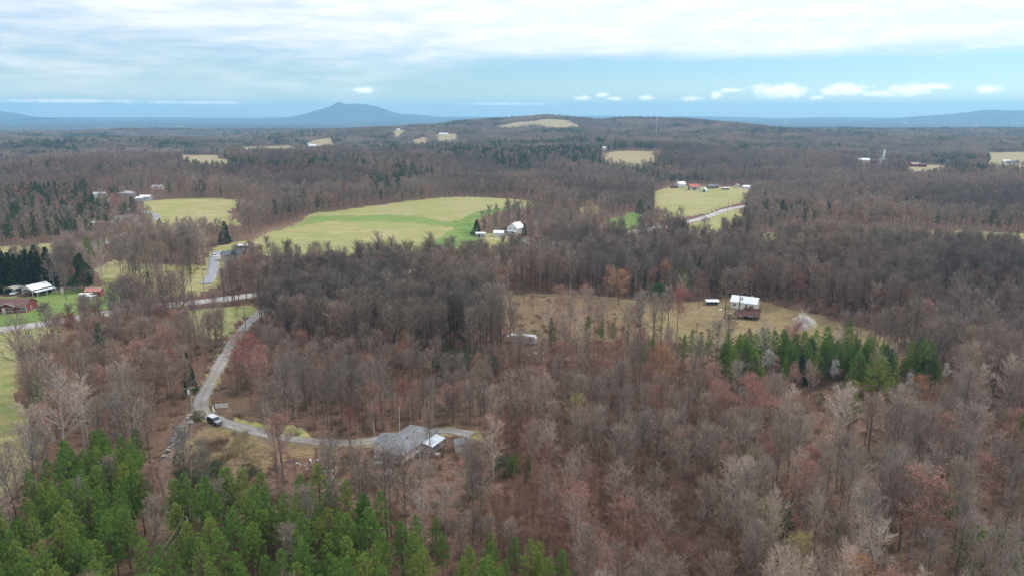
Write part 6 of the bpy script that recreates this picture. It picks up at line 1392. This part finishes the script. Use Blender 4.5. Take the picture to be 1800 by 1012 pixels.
# ---------------------------------------------------------------- poles, wires, fence
def pole(px, py, h, label, arm=None, transformer=False, mat=None, r=.15, arm_z=.4):
    o = empty('utility_pole', at(px, py), 0, label, 'utility pole'); m = MB(); m.tube([Vector((0, 0, -.8)), Vector((0, 0, h))], [r, r * .65], 8, cap=True); part('shaft', m, mat or POLE, o)
    if arm is not None:
        c_, s_ = math.cos(R(arm)), math.sin(R(arm)); m = MB(); m.tube([Vector((-1.2 * c_, -1.2 * s_, h - arm_z)), Vector((1.2 * c_, 1.2 * s_, h - arm_z))], [.08, .08], 4); part('crossarm', m, mat or POLE, o)
        for k in (-1.1, -.4, .4, 1.1): m = MB(); m.tube([Vector((k * c_, k * s_, h - arm_z + .06)), Vector((k * c_, k * s_, h - arm_z + .3))], [.06, .04], 6, cap=True); part('insulator', m, CONC, o)
    if transformer: m = MB(); m.tube([Vector((-.42, -.1, h - 1.9)), Vector((-.42, -.1, h - .95))], [.27, .27], 12, cap=True); part('transformer', m, WHITEP, o)
    return o.location.copy(), h
def wire(a, b, label, sag=.8, r=.013, group=None):
    m = MB(); a, b = Vector(a), Vector(b); n = 14; m.tube([(b - a) * (i / n) - Vector((0, 0, sag * 4 * (i / n) * (1 - i / n))) for i in range(n + 1)], [r] * (n + 1), 3)
    o = part('overhead_wire', m, WIRE, None); o.location = a; tag(o, label, 'wire', group)
P1, h1 = pole(339, 733, 8.4, 'pale utility pole with white transformer beside the round bush', 20, True)
P2_, h2 = pole(432, 577, 8.0, 'dark leaning utility pole at the top of the gravel driveway', 20, mat=POLED)
P3, h3 = pole(337, 985, 8.6, 'utility pole hidden among the pines below the yard')
P4, h4 = pole(361, 529, 19.5, 'tall utility pole by the main road in front of the paved drive', 70, r=.2, arm_z=.6)
P5, h5 = pole(-60, 596, 9, 'utility pole beyond the left edge by the main road', 70)
P6, h6 = pole(560, 503, 15, 'utility pole behind the tall grey wood', 70)
P7, h7 = pole(1279, 375, 11, 'dark utility pole beside the main road at the farm field', None, mat=POLED)
P8, h8 = pole(417, 437, 9, 'dark utility pole behind the slate roofed house', None, mat=POLED)
P9, h9 = pole(703, 762, 7.5, 'thin white lamp post behind the grey roofed house', None, mat=WHITEP, r=.06)
P10, h10 = pole(185, 1200, 8.5, 'utility pole below the lower left edge', 0)
for s in (-.5, .5):
    n_ = 'left' if s < 0 else 'right'; g_ = 'paired power wires along the gravel driveway'
    up = lambda P, h, k=0: P + Vector((s, s * .35, h - .15 - k))
    wire(up(P1, h1), up(P2_, h2), 'overhead wire along the gravel driveway, one of the pair', .9, group=g_)
    wire(up(P1, h1), up(P3, h3), 'overhead wire from the transformer pole down to the pines, one of the pair', 1.2, group='paired power wires running down to the pines')
    wire(up(P3, h3), up(P10, h10), 'overhead wire crossing the dirt track between the pine stands, one of the pair', 1.0, group='paired wires between the pine stands')
wire(P4 + Vector((0, 0, 6.2)), P5 + Vector((0, 0, h5)), 'long overhead wire along the main road over the lawn', 1.6, .03); wire(P4 + Vector((0, 0, 8.4)), P5 + Vector((-20, 30, h5 + 3)), 'upper overhead wire along the main road over the lawn', 1.6, .026)
wire(P4 + Vector((0, 0, 6.2)), P6 + Vector((0, 0, 7)), 'lower overhead wire from the tall pole behind the grey wood', 1.4, .03); wire(P4 + Vector((0, 0, 8.4)), P6 + Vector((0, 0, 9.5)), 'upper overhead wire from the tall pole behind the grey wood', 1.4, .026)
wire(P1 + Vector((0, 0, h1 - .3)), at(-10, 735) + Vector((0, 0, 8)), 'thin overhead wire from the transformer pole toward the left pasture', 1.2, .018)
fe = empty('fence', at(0, 588), 0, 'post and wire fence between the main road and the left pasture', 'fence'); FPTS = [at(-30 + 10.5 * i, 592.5 - 1.62 * i) for i in range(14)]
for q in FPTS: d = q - fe.location; m = MB(); m.tube([d + Vector((0, 0, -.3)), d + Vector((0, 0, 1.35))], [.09, .08], 5, cap=True); part('post', m, POLED, fe)
for z in (.45, .85, 1.2): m = MB(); m.tube([q - fe.location + Vector((0, 0, z)) for q in FPTS], [.012] * len(FPTS), 3); part('wire', m, WIRE, fe)
fe = empty('fence', at(900, 517), 0, 'thin post fence along the far side of the clearing track', 'fence'); FPTS = [at(868 + 11 * i, 518.5 + .0024 * (11 * i - 60) ** 2 * .06) for i in range(20)]
for q in FPTS: d = q - fe.location; m = MB(); m.tube([d + Vector((0, 0, -.3)), d + Vector((0, 0, 1.4))], [.07, .06], 5, cap=True); part('post', m, POLED, fe)
for z in (.5, 1.1): m = MB(); m.tube([q - fe.location + Vector((0, 0, z)) for q in FPTS], [.012] * len(FPTS), 3); part('wire', m, WIRE, fe)
print('done', len(COL.objects))
